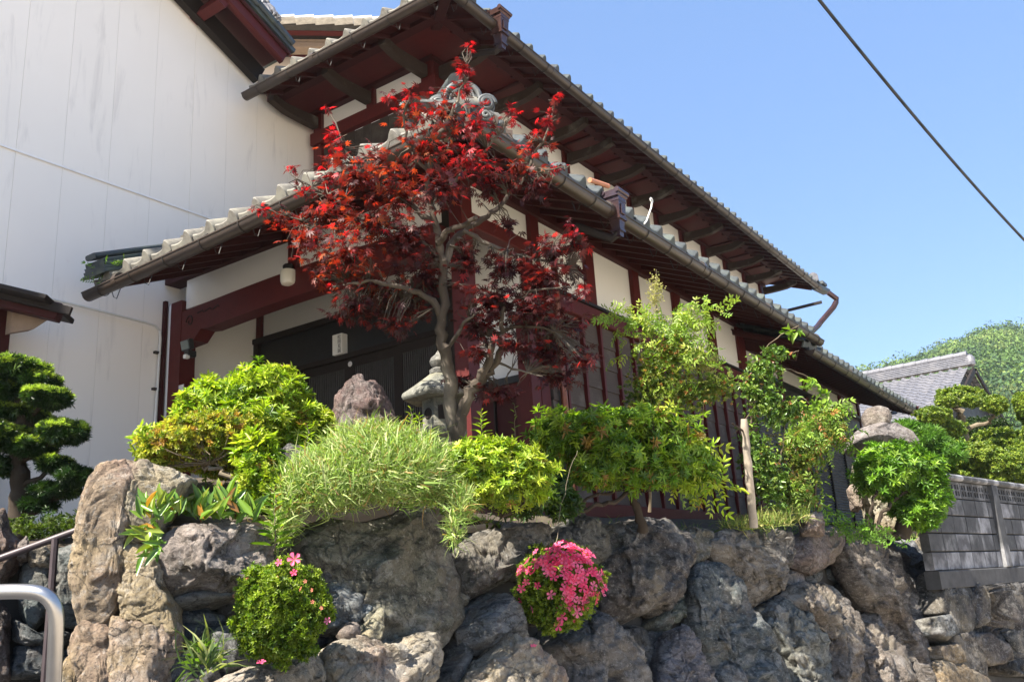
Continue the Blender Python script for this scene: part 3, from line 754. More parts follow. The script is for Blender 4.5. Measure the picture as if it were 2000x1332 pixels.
# porch beam on the left side: a curved rainbow beam with carved swirl
n = 30; b = MB(); top = []; bot = []
for i in range(n+1):
    t = i/n; y = 4.2+(7.58-4.2)*t; e = min(t, 1-t)
    zt = 4.49+.035*math.sin(math.pi*t); zb = 4.21+.05*math.sin(math.pi*t)-(.07 if e < .075 else .0)+(.02 if .075 <= e < .10 else 0)
    top.append((y, zt)); bot.append((y, zb))
prof = top+bot[::-1]
b.extrude(prof, (5.225,0,0), (0,1,0), (0,0,1), (1,0,0), .17); beamo = part('rainbow_beam', b, M_redl)
b = MB(); b.tube([Vector((5.222, 7.42+.06*math.cos(a)*(1-a/9), 4.36+.07*math.sin(a)*(1-a/9))) for a in [k*.4 for k in range(18)]], .007, 6)
for k in range(3): b.tube([(5.222, 7.3-.12*k, 4.42-.01*k),(5.222, 7.22-.12*k, 4.43),(5.222, 7.2-.12*k, 4.41)], .006, 6)
obj('carving', b, M_dark, beamo, True)
part('plaster_panel', MB().box(5.27, 5.33, 4.22, 7.56, 4.53, 4.845), M_plast)
part('strut', MB().box(5.23, 5.36, 5.86, 5.98, 4.50, 4.845, .005), M_redl)
part('plaster_panel', MB().box(5.24, 5.30, 7.745, 7.82, 2.1, 4.62), M_plast)
part('trim_board', MB().box(5.19, 5.225, 7.80, 7.845, 2.1, 4.66), M_red)
part('plaster_panel', MB().box(5.40, 6.3, 7.70, 7.76, 2.1, 4.9), M_plast)                # side wall of the recess
# door wall at X = 6.3
DX = 6.3
part('plaster_panel', MB().box(DX+.02, DX+.08, 4.14, 7.7, 4.42, 4.9), M_plast)
part('plaster_panel', MB().box(DX+.02, DX+.08, 4.14, 4.80, 3.36, 4.42), M_plast)
part('strut', MB().box(DX-.02, DX+.05, 7.62, 7.70, 4.40, 4.9, .004), M_redl)
part('door_head', MB().box(DX-.07, DX+.05, 4.80, 7.7, 4.36, 4.42, .006), M_dark)
part('door_head', MB().box(DX-.01, DX+.05, 4.80, 7.7, 3.98, 4.36, .003), M_black)
part('door_head', MB().box(DX-.05, DX+.06, 4.80, 7.7, 3.93, 3.98, .004), M_dark)
part('door_jamb', MB().box(DX-.06, DX+.06, 4.80, 4.92, 2.15, 4.36, .004), M_dark)
part('door_jamb', MB().box(DX-.06, DX+.06, 7.62, 7.69, 2.15, 4.36, .004), M_dark)
dw = (7.62-4.92)/4
for k in range(4):
    y0 = 4.92+k*dw; xo = DX-.03+(.035 if k in (1, 2) else 0); fr = MB()
    fr.box(xo, xo+.03, y0, y0+.07, 2.2, 3.93); fr.box(xo, xo+.03, y0+dw-.07, y0+dw, 2.2, 3.93)
    fr.box(xo, xo+.03, y0+.07, y0+dw-.07, 3.84, 3.93); fr.box(xo, xo+.03, y0+.07, y0+dw-.07, 2.2, 2.5); fr.box(xo, xo+.03, y0+.07, y0+dw-.07, 3.1, 3.14)
    d = part('sliding_door', fr, M_dark)
    gl = MB().box(xo+.022, xo+.026, y0+.07, y0+dw-.07, 2.5, 3.84); obj('glass', gl, M_black, d)
    ns = 20
    for q in range(ns):
        yy = y0+.07+(dw-.14)*(q+.5)/ns; obj('lattice_bar', MB().box(xo+.004, xo+.018, yy-.0055, yy+.0055, 2.5, 3.84), M_lat, d)
part('threshold', MB().box(DX-.15, DX+.1, 4.14, 7.7, 2.12, 2.2), M_dark)
# red panelled screen right of the doors
part('flashing', MB().box(DX-.09, DX+.02, 4.12, 4.80, 3.30, 3.36), M_flash)
sc = part('red_panel', MB().box(DX-.02, DX+.05, 4.14, 4.80, 2.15, 3.30), M_red)
obj('panel_frame', MB().box(DX-.06, DX-.02, 4.14, 4.80, 3.18, 3.30, .004), M_redl, sc)
for y0, y1 in ((4.14,4.20),(4.72,4.80)): obj('panel_frame', MB().box(DX-.06, DX-.02, y0, y1, 2.15, 3.18, .004), M_redl, sc)
obj('panel_frame', MB().box(DX-.05, DX-.02, 4.44, 4.455, 2.15, 3.18), M_dark, sc)
# interior box so no light leaks
part('inner_wall', MB().box(6.5, 11.6, 4.14, 4.2, 2.1, 5.3), M_dark)
# copper downpipe on the second post
b = MB(); b.tube([(6.60,3.93,4.52),(6.60,3.93,3.3),(6.60,3.92,2.1)], .032, 12); part('downpipe', b, M_copper, smooth=True)
# rain heads: (roof, x, y, z, scale)
def rainhead(par, x, y, z, s, elbow):
    b = MB()
    b.box(x-.13*s, x+.13*s, y-.12*s, y+.12*s, z+.08*s, z+.17*s, .02*s); b.tube([(x-.15*s,y-.11*s,z+.15*s),(x+.15*s,y-.11*s,z+.15*s)], .035*s, 10); b.tube([(x-.15*s,y+.11*s,z+.15*s),(x+.15*s,y+.11*s,z+.15*s)], .035*s, 10)
    def fr(z1, w1, z0, w0):
        b.add([(x-w0,y-w0,z0),(x+w0,y-w0,z0),(x+w0,y+w0,z0),(x-w0,y+w0,z0),(x-w1,y-w1,z1),(x+w1,y-w1,z1),(x+w1,y+w1,z1),(x-w1,y+w1,z1)], [(0,3,2,1),(4,5,6,7),(0,1,5,4),(1,2,6,5),(2,3,7,6),(3,0,4,7)])
    fr(z+.08*s, .105*s, z+.02*s, .105*s); fr(z+.02*s, .10*s, z-.20*s, .085*s); fr(z-.20*s, .10*s, z-.23*s, .10*s); fr(z-.23*s, .075*s, z-.36*s, .06*s); fr(z-.36*s, .075*s, z-.39*s, .075*s); fr(z-.39*s, .055*s, z-.46*s, .05*s)
    b.box(x-.05*s, x+.05*s, y-.108*s, y-.09*s, z-.16*s, z-.02*s, .008*s)
    o = obj('rain_head', b, M_hop, par)
    e = MB(); e.tube([(x, y, z-.40*s), (x-.02, y+.05, z-.47*s)]+elbow, .036, 8); obj('downpipe', e, M_dark, par, True)
ph = onY(1203, 410, 2.98); rainhead(roof1, ph.x, 2.98, 4.55, .62, [(ph.x-.1,3.3,4.42),(6.8,3.75,4.62),(6.62,3.93,4.55),(6.60,3.93,4.5)])
ph = onY(977, 72, 4.5); rainhead(roof2, ph.x, 4.5, 7.38, .72, [(ph.x,5.0,7.2),(7.35,5.6,7.25),(7.35,5.7,7.1),(7.35,5.7,6.4)])
# ---- second floor
UY = 5.75; UX = 7.2
zs, zt = 7.38, 7.62
ub = [(7.42,8.30),(8.44,9.42),(9.56,10.15),(10.29,11.11),(11.30,12.16),(12.32,13.16),(13.34,14.19),(14.37,15.2),(15.46,16.30),(16.52,17.36),(17.57,18.35)]
xs = [(UX,7.42)]+[(ub[i][1], ub[i+1][0]) for i in range(len(ub)-1)]+[(18.35,18.6)]
for x0, x1 in xs: part('post', MB().box(x0, x1, UY-.02, UY+.12, 5.4, 7.64, .006), M_redl)
for x0, x1 in ub:
    part('plaster_panel', MB().box(x0-.01, x1+.01, UY+.03, UY+.09, 6.7, 7.64), M_plast)
    part('plaster_panel', MB().box(x0-.01, x1+.01, UY+.03, UY+.09, 5.5, 6.58), M_plast)
part('tie_beam', MB().box(UX, 18.6, UY-.01, UY+.1, 6.58, 6.70, .006), M_redl)
part('wall_plate', MB().box(UX-.06, 18.66, UY-.05, UY+.12, 7.64, 7.80, .008), M_red)
part('inner_wall', MB().box(UX+.3, 18.4, UY+.14, UY+.2, 5.2, 8.4), M_dark)
for y0, y1, zb in ((7.60,7.74,5.4),(6.67,6.80,7.37),(5.75,5.91,5.4)): part('post', MB().box(UX-.02, UX+.12, y0, y1, zb, 7.64, .006), M_redl)
for y0, y1 in ((5.91,6.67),(6.80,7.60)): part('plaster_panel', MB().box(UX+.03, UX+.09, y0-.01, y1+.01, 7.36, 7.64), M_plast)
part('wall_plate', MB().box(UX-.06, UX+.1, 5.75, 7.84, 7.642, 7.802, .008), M_red)
part('tie_beam', MB().box(UX-.06, UX+.02, 5.68, 7.76, 7.20, 7.37, .008), M_redl)
part('tie_beam', MB().box(UX-.07, UX+.0, 5.66, 5.76, 7.18, 7.40, .008), M_redl)
k = 0; y = 5.92
while y < 7.6:
    part('wall_board', MB().box(UX+.02+(.006 if k % 2 else 0), UX+.05+(.006 if k % 2 else 0), y, y+.138, 5.3, 7.20, .002), M_vboard); y += .14; k += 1
# outrigger arms, outer purlin and soffit of the upper eave
def arm(p0, p1):
    p0, p1 = Vector(p0), Vector(p1); b = MB(); d = p1-p0; n = 10; nrm = Vector((-d.y, d.x, 0)).normalized(); vs = []
    for i in range(n+1):
        t = i/n; c = p0+d*t+Vector((0,0,-.012*math.sin(math.pi*t)+.16*max(0,t-.72))); hh = .075*(1-.35*t)
        for a, z in ((-.05,-hh),(.05,-hh),(.05,hh),(-.05,hh)): vs.append(c+nrm*a+Vector((0,0,z)))
    b.add(vs, [(0,3,2,1),(4*n,4*n+1,4*n+2,4*n+3)]+[(4*i+j,4*i+(j+1)%4,4*i+4+(j+1)%4,4*i+4+j) for i in range(n) for j in range(4)])
    part('outrigger_arm', b, M_arm)
for x0, x1 in xs: arm(((x0+x1)/2, UY-.05, 7.50), ((x0+x1)/2, UY-.78, 7.50))
for yc in (7.67, 6.735, 5.83): arm((UX-.05, yc, 7.50), (UX-.78, yc, 7.50))
part('outer_purlin', MB().box(UX-.72, 18.7, UY-.70, UY-.58, 7.58, 7.70, .008), M_red)
part('outer_purlin', MB().box(UX-.70, UX-.58, UY-.72, 7.84, 7.582, 7.702, .008), M_red)
part('soffit_board', MB().box(UX-.58, 18.7, UY-.58, UY-.05, 7.685, 7.70), M_redl)
part('soffit_board', MB().box(UX-.58, UX-.06, UY-.05, 7.84, 7.686, 7.701), M_redl)
x = 7.4
while x < 18.6:
    part('soffit_batten', MB().box(x-.02, x+.02, UY-.58, UY-.05, 7.66, 7.684), M_red); x += .9
# ---- rear wing along the lane
WY = 4.1
part('wall_plate', MB().box(11.74, 18.3, WY-.05, WY+.1, 4.66, 4.80, .008), M_red)
wb = [(11.85,12.75),(12.87,13.42),(13.54,14.68),(14.80,16.86),(16.98,18.2)]
for x0, x1 in wb: part('plaster_panel', MB().box(x0, x1, WY+.02, WY+.08, 4.36, 4.66), M_plast)
for i in range(len(wb)): x0 = wb[i][1]; part('post', MB().box(x0, x0+.12, WY-.02, WY+.1, 2.1, 4.66, .005), M_redl)
part('flashing', MB().box(11.74, 18.3, WY-.10, WY+.05, 4.32, 4.36), M_flash)
part('window_band', MB().box(11.74, 18.3, WY+.0, WY+.06, 4.02, 4.32), M_black)
for i, (x0, x1) in enumerate(((11.76,12.84),(12.86,13.9),(13.92,14.95),(14.97,16.0),(16.02,17.1),(17.12,18.25))):
    b = MB(); nz = 40
    for k in range(nz):
        z = 2.25+k*1.76/nz; b.v += [(x0,3.975,z),(x1,3.975,z),(x0,3.95,z+.022),(x1,3.95,z+.022)]; j = len(b.v)-4
        b.f.append((j,j+1,j+3,j+2))
        if k: b.f.append((j-2,j-1,j+1,j))
    part('corrugated_shutter', b, M_shutter)
for x in (12.85,13.91,14.96,16.01,17.11): part('shutter_post', MB().box(x-.02, x+.02, 3.93, 3.975, 2.2, 4.02), M_dark)
part('inner_wall', MB().box(11.8, 18.2, WY+.1, WY+.16, 2.1, 5.0), M_dark)
# pipes on the lower roof
b = MB(); a1 = onY(1152, 352, 3.9); a2 = onY(1188, 364, 3.9); b.tube([a1, a2], .026, 10); tag(base_shift(obj('vent_pipe', b, M_orange, None, True)), 'short terracotta pipe lying on the lower roof tiles behind the rain head', 'pipe')
b = MB(); c = onY(1258, 438, 2.98); e = onY(1273, 396, 2.98)
b.tube([c, c+Vector((.06,0,.05)), e-Vector((.02,0,.05)), e], .007, 8); b.tube([e+Vector((0,0,.022))+Vector((math.cos(t),0,math.sin(t)))*.022 for t in [k*.4 for k in range(17)]], .006, 6)
tag(base_shift(obj('wire_anchor', b, M_white, None, True)), 'white bent wire anchor with a ring standing up from the lower gutter', 'hook')

# ================================================================== WHITE BUILDING AT THE LEFT
WB = 7.85
bld = thing('plaster_building', 'tall building with a blank off-white panelled wall and a red bargeboard gable', 'building', (2, 8.0, 2.0))
xe = [-4.3,-3.4,-2.45,-1.5,-.55,.4,1.35,2.25,2.69,3.14,3.595,4.04,4.51,4.98,5.46,5.92,6.36,6.85,7.3]
zs_ = 5.77
def rake_z(x): return 8.15-(x-5.5)*.47
for i in range(len(xe)-1):
    x0, x1 = xe[i]+.0012, xe[i+1]-.0012
    dy = rnd.uniform(0, .003)
    bld_lo = obj('wall_panel', MB().box(x0, x1, WB+dy, WB+.05, 2.0, zs_-.006), M_wall, bld)
    t0, t1 = max(7.78, rake_z(x0)), max(7.78, rake_z(x1)); y0 = WB+dy; y1 = WB+.05; z = zs_+.006
    obj('wall_panel', MB().add([(x0,y0,z),(x1,y0,z),(x1,y1,z),(x0,y1,z),(x0,y0,t0),(x1,y0,t1),(x1,y1,t1),(x0,y1,t0)], [(0,3,2,1),(4,5,6,7),(0,1,5,4),(1,2,6,5),(2,3,7,6),(3,0,4,7)]), M_wall, bld)
obj('backing_wall', MB().add([(-4.3,WB+.052,2),(7.3,WB+.052,2),(7.3,WB+.052,7.7),(6.3,WB+.052,7.7),(-2,WB+.052,11.6),(-4.3,WB+.052,10.6)], [(0,1,2,3,4,5)]), M_wall, bld)
obj('joint_flashing', MB().add([(-4.3,WB-.012,zs_-.012),(7.2,WB-.012,zs_-.012),(7.2,WB-.002,zs_+.014),(-4.3,WB-.002,zs_+.014)], [(0,1,2,3)]), M_wall, bld)
# gable rake: direction down to the right
rd = Vector((1,0,-.47)).normalized(); ru = Vector((.47,0,1)).normalized(); e1 = Vector((6.28,WB-.52,7.82))
rk = obj('gable_roof', MB().beam(e1+ru*.25-rd*9.5+Vector((0,.2,0)), e1+ru*.25+rd*.05+Vector((0,.2,0)), .55, .06, up=ru), M_slate, bld)
obj('bargeboard', MB().beam(e1+ru*.09-rd*9.5, e1+ru*.09, .06, .20, up=ru, c=.006), M_redl, rk)
obj('bargeboard', MB().beam(e1+ru*.02-rd*9.5-Vector((0,.02,0)), e1+ru*.02-Vector((0,.02,0))-rd*.03, .06, .05, up=ru, c=.012), M_redl, rk)
obj('bargeboard', MB().beam(e1+ru*.175-rd*9.5-Vector((0,.03,0)), e1+ru*.175-Vector((0,.03,0))+rd*.02, .07, .05, up=ru, c=.01), M_red, rk)
obj('bargeboard', MB().beam(e1-ru*.0-rd*9.5+Vector((0,.42,0)), e1+Vector((0,.42,0))+rd*.02-ru*.0, .1, .22, up=ru), M_dark, rk)
obj('gable_soffit', MB().beam(e1+ru*.18-rd*9.5+Vector((0,.25,0)), e1+ru*.18+Vector((0,.25,0)), .48, .02, up=ru), M_red, rk)
for k in range(1, 4):
    q = e1-rd*(.93*k)-ru*.02; obj('purlin_end', MB().beam(q+Vector((0,-.02,0)), q+Vector((0,.5,0)), .12, .14, up=ru, c=.006), M_redl, rk)
n = 0
for k in range(30):                                           # verge tiles
    q = e1+ru*.30-rd*(.02+.3*k); obj('verge_tile', MB().beam(q-Vector((0,.07,0))+ru*.006*(k % 2), q-rd*.31-Vector((0,.07,0))+ru*.02, .10, .085, up=ru, c=.02), M_slate, rk)
# conduit on the wall
b = MB(); cy = WB-.03
b.tube([(3.2,cy,4.42),(4.3,cy,4.405),(5.0,cy,4.385),(5.10,cy,4.375),(5.155,cy,4.33),(5.165,cy,4.25),(5.15,cy,3.2),(5.14,cy,2.3)], .013, 8); cd = obj('conduit', b, M_white, bld, True)
for z in (4.1, 3.72, 3.3): obj('clip', MB().box(5.11,5.21,cy-.008,cy+.03,z-.012,z+.012), M_metal, cd)
# small porch roof at the far left
pr = thing('side_porch', 'small red timber porch canopy with a dark metal edge at the left margin', 'porch', (2.6, 7.0, 2.0))
pe = at(150, 598, 7.3); pd_ = (at(0, 562, 7.25)-pe).normalized(); pd_.z = -pd_.z*0+pd_.z
bk = Vector((.05, .95, .12))
obj('canopy_roof', MB().beam(pe+bk*.3, pe+bk*.3+pd_*2.2, .7, .045, c=.01), M_dark, pr)
obj('eave_board', MB().beam(pe+bk*.03-Vector((0,0,.05))-pd_*-.03, pe+bk*.03-Vector((0,0,.05))+pd_*2.2, .04, .07, c=.004), M_dark, pr)
q = at(118, 612, 7.4); obj('purlin', MB().beam(q+Vector((0,.0,0)), q+pd_*2.2, .12, .15, c=.01), M_red, pr)
q = at(92, 598, 7.5); obj('bracket', MB().extrude([(0,0),(.20,.04),(.36,.16),(.38,.26),(0,.30)], at(20, 650, 7.5), (at(95,652,7.5)-at(20,650,7.5)).normalized(), (0,0,1), (0,1,0), .10), M_tanw, pr)
q = at(8, 700, 7.5); obj('post', MB().box(q.x-.14, q.x+.03, q.y, q.y+.16, 1.9, q.z+.55, .008), M_red, pr)

# ================================================================== TEMPLE ROOF BEHIND
tr = thing('rear_hall', 'distant hall with sunlit pale tiles above curved red and bare timber fascias', 'building', at(600, 100, 15.5))
def bar(name, p, h, dep, mat, D=15.5, bow=0):
    b = MB(); a, c = at(*p[0], D), at(*p[1], D+.3); n = 12; vs = []; bkv = Vector((FW[0], FW[1], 0)).normalized()*dep; H = pm(h, D)
    for i in range(n+1):
        q = a.lerp(c, i/n)+Vector((0,0,bow*(math.sin(math.pi*i/n)))); vs += [q, q+bkv, q+bkv-Vector((0,0,H)), q-Vector((0,0,H))]
    b.add(vs, [(0,1,2,3),(4*n,4*n+3,4*n+2,4*n+1)]+[(4*i+j,4*i+4+j,4*i+4+(j+1)%4,4*i+(j+1)%4) for i in range(n) for j in range(4)])
    return obj(name, b, mat, tr)
bar('fascia', ((430,46),(760,50)), 18, .3, M_redl, 15.5, .02)
bar('fascia', ((430,63),(760,66)), 9, .5, M_dark, 15.6, .02)
bar('fascia', ((430,71),(760,73)), 14, .3, M_tanw, 15.7, .02)
bar('fascia', ((430,84),(760,86)), 10, .25, M_tanw, 15.65, .02)
bar('gable_wall', ((420,92),(800,92)), 190, .2, M_wall2, 16.3)
a, c = at(548, 92, 16.1), at(600, 118, 16.1); obj('brace', MB().beam(a, c, .08, .16), M_redl, tr)
a = at(425, 41, 15.3); c = at(765, 45, 15.6); L = (c-a).length; al = (c-a)/L; nn = int(L/.30); trf = obj('roof', MB().beam(a+Vector((.2,.6,-.02)), c+Vector((.2,.6,-.02)), 1.0, .05), M_tbed, tr)
for i in range(nn):
    q = a+al*(i*L/nn); obj('eave_tile', MB().beam(q+Vector((0,0,-.01)), q+al*(L/nn*.98)+Vector((0,0,.022)), .3, .06, c=.015), M_tilep, trf)
# carved finial
b = MB(); c = at(500, 30, 15.2)
for k, (dx, dz, R) in enumerate(((-.22,.12,.17),(0,.02,.20),(.16,.0,.17),(-.05,.26,.2),(-.3,-.02,.13),(.3,-.05,.09),(.38,-.09,.06),(.08,.2,.14))):
    q = c+Vector(RT)*dx+Vector((0,0,dz)); b.tube([q+(Vector(RT)*math.cos(t)+Vector((0,0,1))*math.sin(t))*R*(1-t/15)-Vector((FW[0],FW[1],0))*(.06+.012*t) for t in [j*.5 for j in range(24)]], R*.26, 8)
    b.lathe([(R*.2,-R*.8),(R*.8,-R*.5),(R,0),(R*.8,R*.5),(R*.2,R*.8)], q, 12)
obj('finial', b, M_tiler, trf, True)

# ================================================================== NEIGHBOUR HOUSE
P1 = at(1893, 714, 26); P0 = at(1660, 752, 28.2); P0.z = P1.z
rdx = (P1-P0).normalized(); fw = Vector((rdx.y, -rdx.x, 0)); fw = fw if fw.dot(Vector((-FW[0], -FW[1], 0))) > 0 else -fw
nb = thing('neighbour_house', 'distant house with a wavy silver tiled roof in front of the wooded hill', 'house', (P1.x+fw.x*-2, P1.y, 2.2))
Lr = (P1-P0).length; slp = math.radians(27); dn = fw*math.cos(slp)-Vector((0,0,1))*math.sin(slp)
rfo = tile_field('roof', P1+dn*4.2-rdx*0, -rdx, -dn, int(Lr/TW)+2, 17, M_tiler, nb, sub=6, kind='stuff')
rfo2 = tile_field('roof', P1+(-fw*math.cos(slp)-Vector((0,0,1))*math.sin(slp))*4.2, -rdx, (fw*math.cos(slp)+Vector((0,0,1))*math.sin(slp)), int(Lr/TW)+2, 17, M_tiler, nb, sub=4, kind='stuff')
b = MB()
for k in range(5): b.beam(P0-rdx*.1+Vector((0,0,.03+.055*k)), P1+rdx*.1+Vector((0,0,.03+.055*k)), .30-.03*k, .045, c=.01)
rdg = obj('ridge', b, M_tiler, nb)
k = 0
while k*.36 < Lr: obj('ridge_tile', MB().tube([P1-rdx*(k*.36)+Vector((0,0,.34)), P1-rdx*(k*.36+.36)+Vector((0,0,.34))], [.115,.095], 10), M_tiler, rdg, True); k += 1
b = MB(); b.lathe([(.05,-.2),(.12,-.15),(.13,.05),(.07,.14),(.03,.17)], P1+rdx*.06+Vector((0,0,.16)), 12); obj('ridge_end_ornament', b, M_tiler, rdg, True)
for sg in (1, -1):
    dd = fw*sg*math.cos(slp)-Vector((0,0,1))*math.sin(slp); b = MB(); b.beam(P1+rdx*.12+dd*.1-Vector((0,0,.12)), P1+rdx*.12+dd*4.2-Vector((0,0,.12)), .06, .16); obj('bargeboard', b, M_dark, nb)
b = MB(); c = P1-rdx*1.0+dn*2.4
q = [P1-rdx*.2+dn*3.6, P1-rdx*.2-fw*3.2-Vector((0,0,1.9)), P0-fw*3.2-Vector((0,0,1.9)), P0+dn*3.6]
for i in range(4): a, c = q[i], q[(i+1) % 4]; b.add([(a.x,a.y,1.0),(c.x,c.y,1.0),(c.x,c.y,q[0].z-.15),(a.x,a.y,q[0].z-.15)], [(0,1,2,3)])
obj('wall', b, M_dark, nb)
b = MB(); b.add([P1-rdx*.2+dn*3.6, P1-rdx*.2-Vector((0,0,.1)), P1-rdx*.2+(-fw*math.cos(slp)-Vector((0,0,1))*math.sin(slp))*3.6], [(0,1,2)]); obj('gable_wall', b, M_black, nb)
q = P1-rdx*1.2+dn*3.4+Vector((0,0,.12)); b = MB()
for k in range(3): b.beam(q-rdx*.9+Vector((0,0,.05*k)), q+Vector((0,0,.05*k)), .2-.03*k, .045)
b.lathe([(.05,-.1),(.14,0),(.12,.16),(.03,.22)], q+rdx*.1, 10); obj('lower_ridge', b, M_tiler, nb)

# ================================================================== BLOCK WALL AT THE RIGHT
bw = thing('block_wall', 'blackened concrete block wall with pierced top course beside the retaining wall', 'wall', (13.2, 2.3, 1.2))
BD = Vector((math.cos(math.radians(-11)), math.sin(math.radians(-11)), -.012)).normalized(); BN = Vector((BD.y, -BD.x, 0)).normalized()
if BN.y > 0: BN = -BN
B0 = at(1826, 1114, 9.4)                                      # lower left corner of the block courses
BU = Vector((0,0,1)); bh, bl = .19, .40
nl = 12
for r in range(5):
    for k in range(0, nl):
        if r == 4 and k < 0: continue
        off = 0
        o = B0+BD*(k*bl+off)+BU*(r*(bh+.01)); w_ = bl-.014
        if k < 0 and r == 3: pass
        mat = M_blockl if (r == 0 or (k+r*3) % 5 == 0) else M_block
        if r < 4 and not (r == 2 and k == -1):
            jit = rnd.uniform(-.003, .004)
            b = MB(); a = o-BN*.0+BN*jit
            b.beam(a+BD*.0+BU*bh/2-BN*.05, a+BD*w_+BU*bh/2-BN*.05, .10, bh-.005, up=(0,0,1), c=.005)
            obj('block', b, mat, bw)
        else:                                                  # pierced block: frame with a cross of small openings
            b = MB(); fy = .012
            def bb(u0, u1, v0, v1): b.beam(o+BD*u0+BU*((v0+v1)/2)-BN*.05, o+BD*u1+BU*((v0+v1)/2)-BN*.05, .10, v1-v0)
            bb(0, w_, 0, .03); bb(0, w_, bh-.03, bh); bb(0, .03, .03, bh-.03); bb(w_-.03, w_, .03, bh-.03); bb(w_/2-.025, w_/2+.025, .03, bh-.03)
            for cx0, cx1 in ((.03, w_/2-.025), (w_/2+.025, w_-.03)):
                bb(cx0, cx1, .085, .105); mc = (cx0+cx1)/2; bb(mc-.012, mc+.012, .03, bh-.03)
            obj('block', b, M_block, bw)
b = MB(); b.beam(B0+BD*(.02)+BU*.5-BN*.075, B0+BD*4.8+BU*.5-BN*.075, .04, 1.0); obj('mortar_bed', b, M_conc, bw)
b = MB(); b.beam(B0-BD*.0+BU*-.10-BN*.04, B0+BD*4.9+BU*-.10-BN*.04, .16, .19, c=.01); obj('footing', b, M_conc, bw)
for k in range(12): 
    o = B0+BD*(k*.41-.02)+BU*1.005; b = MB(); b.beam(o+BU*.03-BN*.04, o+BD*.405+BU*.03-BN*.04, .20, .07, c=.025); obj('coping', b, M_blockl if k % 3 else M_block, bw)
b = MB(); b.beam(B0+BD*2.15-BU*.0+BU*.5-BN*.03, B0+BD*2.35+BU*.5-BN*.03, .16, 1.0, c=.01); obj('pier', b, M_block, bw)
# ================================================================== BOULDER WALL
rw = thing('retaining_wall', 'dry-laid boulder retaining wall of grey, tan and purple stones below the garden', 'wall', (5.0, 2.6, 0))
wn = Vector((-.085, -1, .27)).normalized()
def wp(off=0.0): return (Vector((2.2, 3.3, 2.0))+wn*off, wn)
TAN=(.40,.31,.19); PALE=(.44,.38,.29); OLIVE=(.19,.18,.135); GREY=(.17,.175,.17); BLUE=(.15,.175,.19); PUR=(.21,.155,.145); DK=(.085,.083,.08); BRN=(.17,.14,.11); PNK=(.28,.235,.205); GRN=(.14,.16,.13)
R_ = lambda pts, off, fr, bk, seed, mat, tint, **k: plane_rock('stone', pts, wp(off), fr, bk, seed, mat, tint, rw, **k)
# the tall corner pillar faces the steps
PN = Vector((-.62, -.78, .06)).normalized(); PO = at(240, 1120, 3.55)
for pts, dz, fr, sd, tn, rg_ in (
    ([(172,930),(200,905),(250,903),(272,925),(262,1000),(255,1080),(250,1160),(215,1230),(160,1250),(142,1200),(140,1130),(150,1060),(155,985)], .03, .13, 5, (.38,.29,.20), .8),
    ([(240,915),(275,900),(330,915),(378,935),(355,968),(330,1005),(318,1050),(312,1075),(285,1090),(250,1070),(245,1000)], .0, .13, 6, (.34,.30,.21), .8),
    ([(240,1060),(290,1070),(316,1085),(322,1130),(345,1180),(345,1235),(290,1235),(235,1225),(225,1150)], .05, .13, 7, (.42,.33,.20), .8),
    ([(225,1205),(290,1215),(350,1225),(350,1270),(335,1332),(342,1420),(215,1420),(205,1310)], .07, .13, 9, (.40,.30,.22), .85),
    ([(138,1240),(160,1215),(215,1205),(245,1240),(235,1320),(230,1420),(110,1420),(124,1320)], .05, .12, 10, (.37,.27,.19), .85)):
    cx_, cz_ = np.mean(np.array(pts), 0); pts = [(cx_+(x-cx_)*1.09, cz_+(y-cz_)*1.06) for x, y in pts]
    plane_rock('stone', pts, (PO+PN*dz, PN), fr, .34, sd, M_rockl, tn, rw, sub=6, facets=6, box=.45, rough=rg_)
plane_rock('stone', [(118,1300),(128,1275),(140,1262),(152,1282),(156,1332),(160,1400),(105,1400)], (at(140,1300,3.3), PN), .03, .12, 8, M_rockl, (.46,.34,.18), rw, sub=4)
R_([(326,1040),(360,1018),(430,1022),(500,1010),(538,1028),(545,1080),(530,1120),(490,1152),(420,1168),(345,1152),(318,1120),(312,1075)], .05, .17, .25, 11, M_rock, PNK, sub=6, facets=5)
R_([(345,1152),(430,1160),(510,1138),(480,1172),(400,1180),(350,1172)], .0, .07, .2, 12, M_slab, GREY, sub=4)
R_([(350,1190),(395,1172),(442,1200),(428,1238),(392,1258),(352,1252)], -.10, .06, .2, 13, M_slab, (.07,.085,.10), sub=4)
R_([(415,1235),(480,1195),(560,1235),(605,1280),(530,1312),(430,1332),(405,1290)], -.02, .09, .25, 14, M_rock, GREY, sub=5)
R_([(330,1270),(420,1290),(450,1400),(320,1400)], -.05, .08, .2, 15, M_rock, DK, sub=4)
R_([(415,1345),(465,1305),(540,1285),(608,1264),(645,1290),(652,1345),(640,1420),(400,1420)], .12, .16, .3, 16, M_rockl, PALE, sub=6, rough=.9)
R_([(582,1040),(602,1010),(650,997),(740,995),(835,991),(858,1020),(875,1060),(897,1100),(908,1150),(908,1205),(895,1265),(872,1320),(850,1400),(700,1400),(650,1260),(638,1180),(632,1120),(600,1090),(580,1070)], .04, .17, .35, 17, M_rock, OLIVE, sub=6, facets=9, rough=.8, box=.55)
R_([(572,1050),(600,1028),(640,1090),(648,1180),(612,1130),(585,1090)], -.02, .08, .2, 18, M_slab, GREY, sub=4)
R_([(640,1130),(700,1150),(730,1200),(700,1250),(640,1230),(628,1180)], .06, .10, .2, 19, M_rock, BLUE, sub=5)
R_([(668,1232),(690,1209),(707,1222),(703,1250),(680,1250)], .18, .04, .08, 20, M_rockl, PNK, sub=3)
R_([(703,1252),(725,1210),(752,1178),(748,1225),(740,1258)], .17, .05, .1, 21, M_rockl, (.33,.31,.22), sub=4)
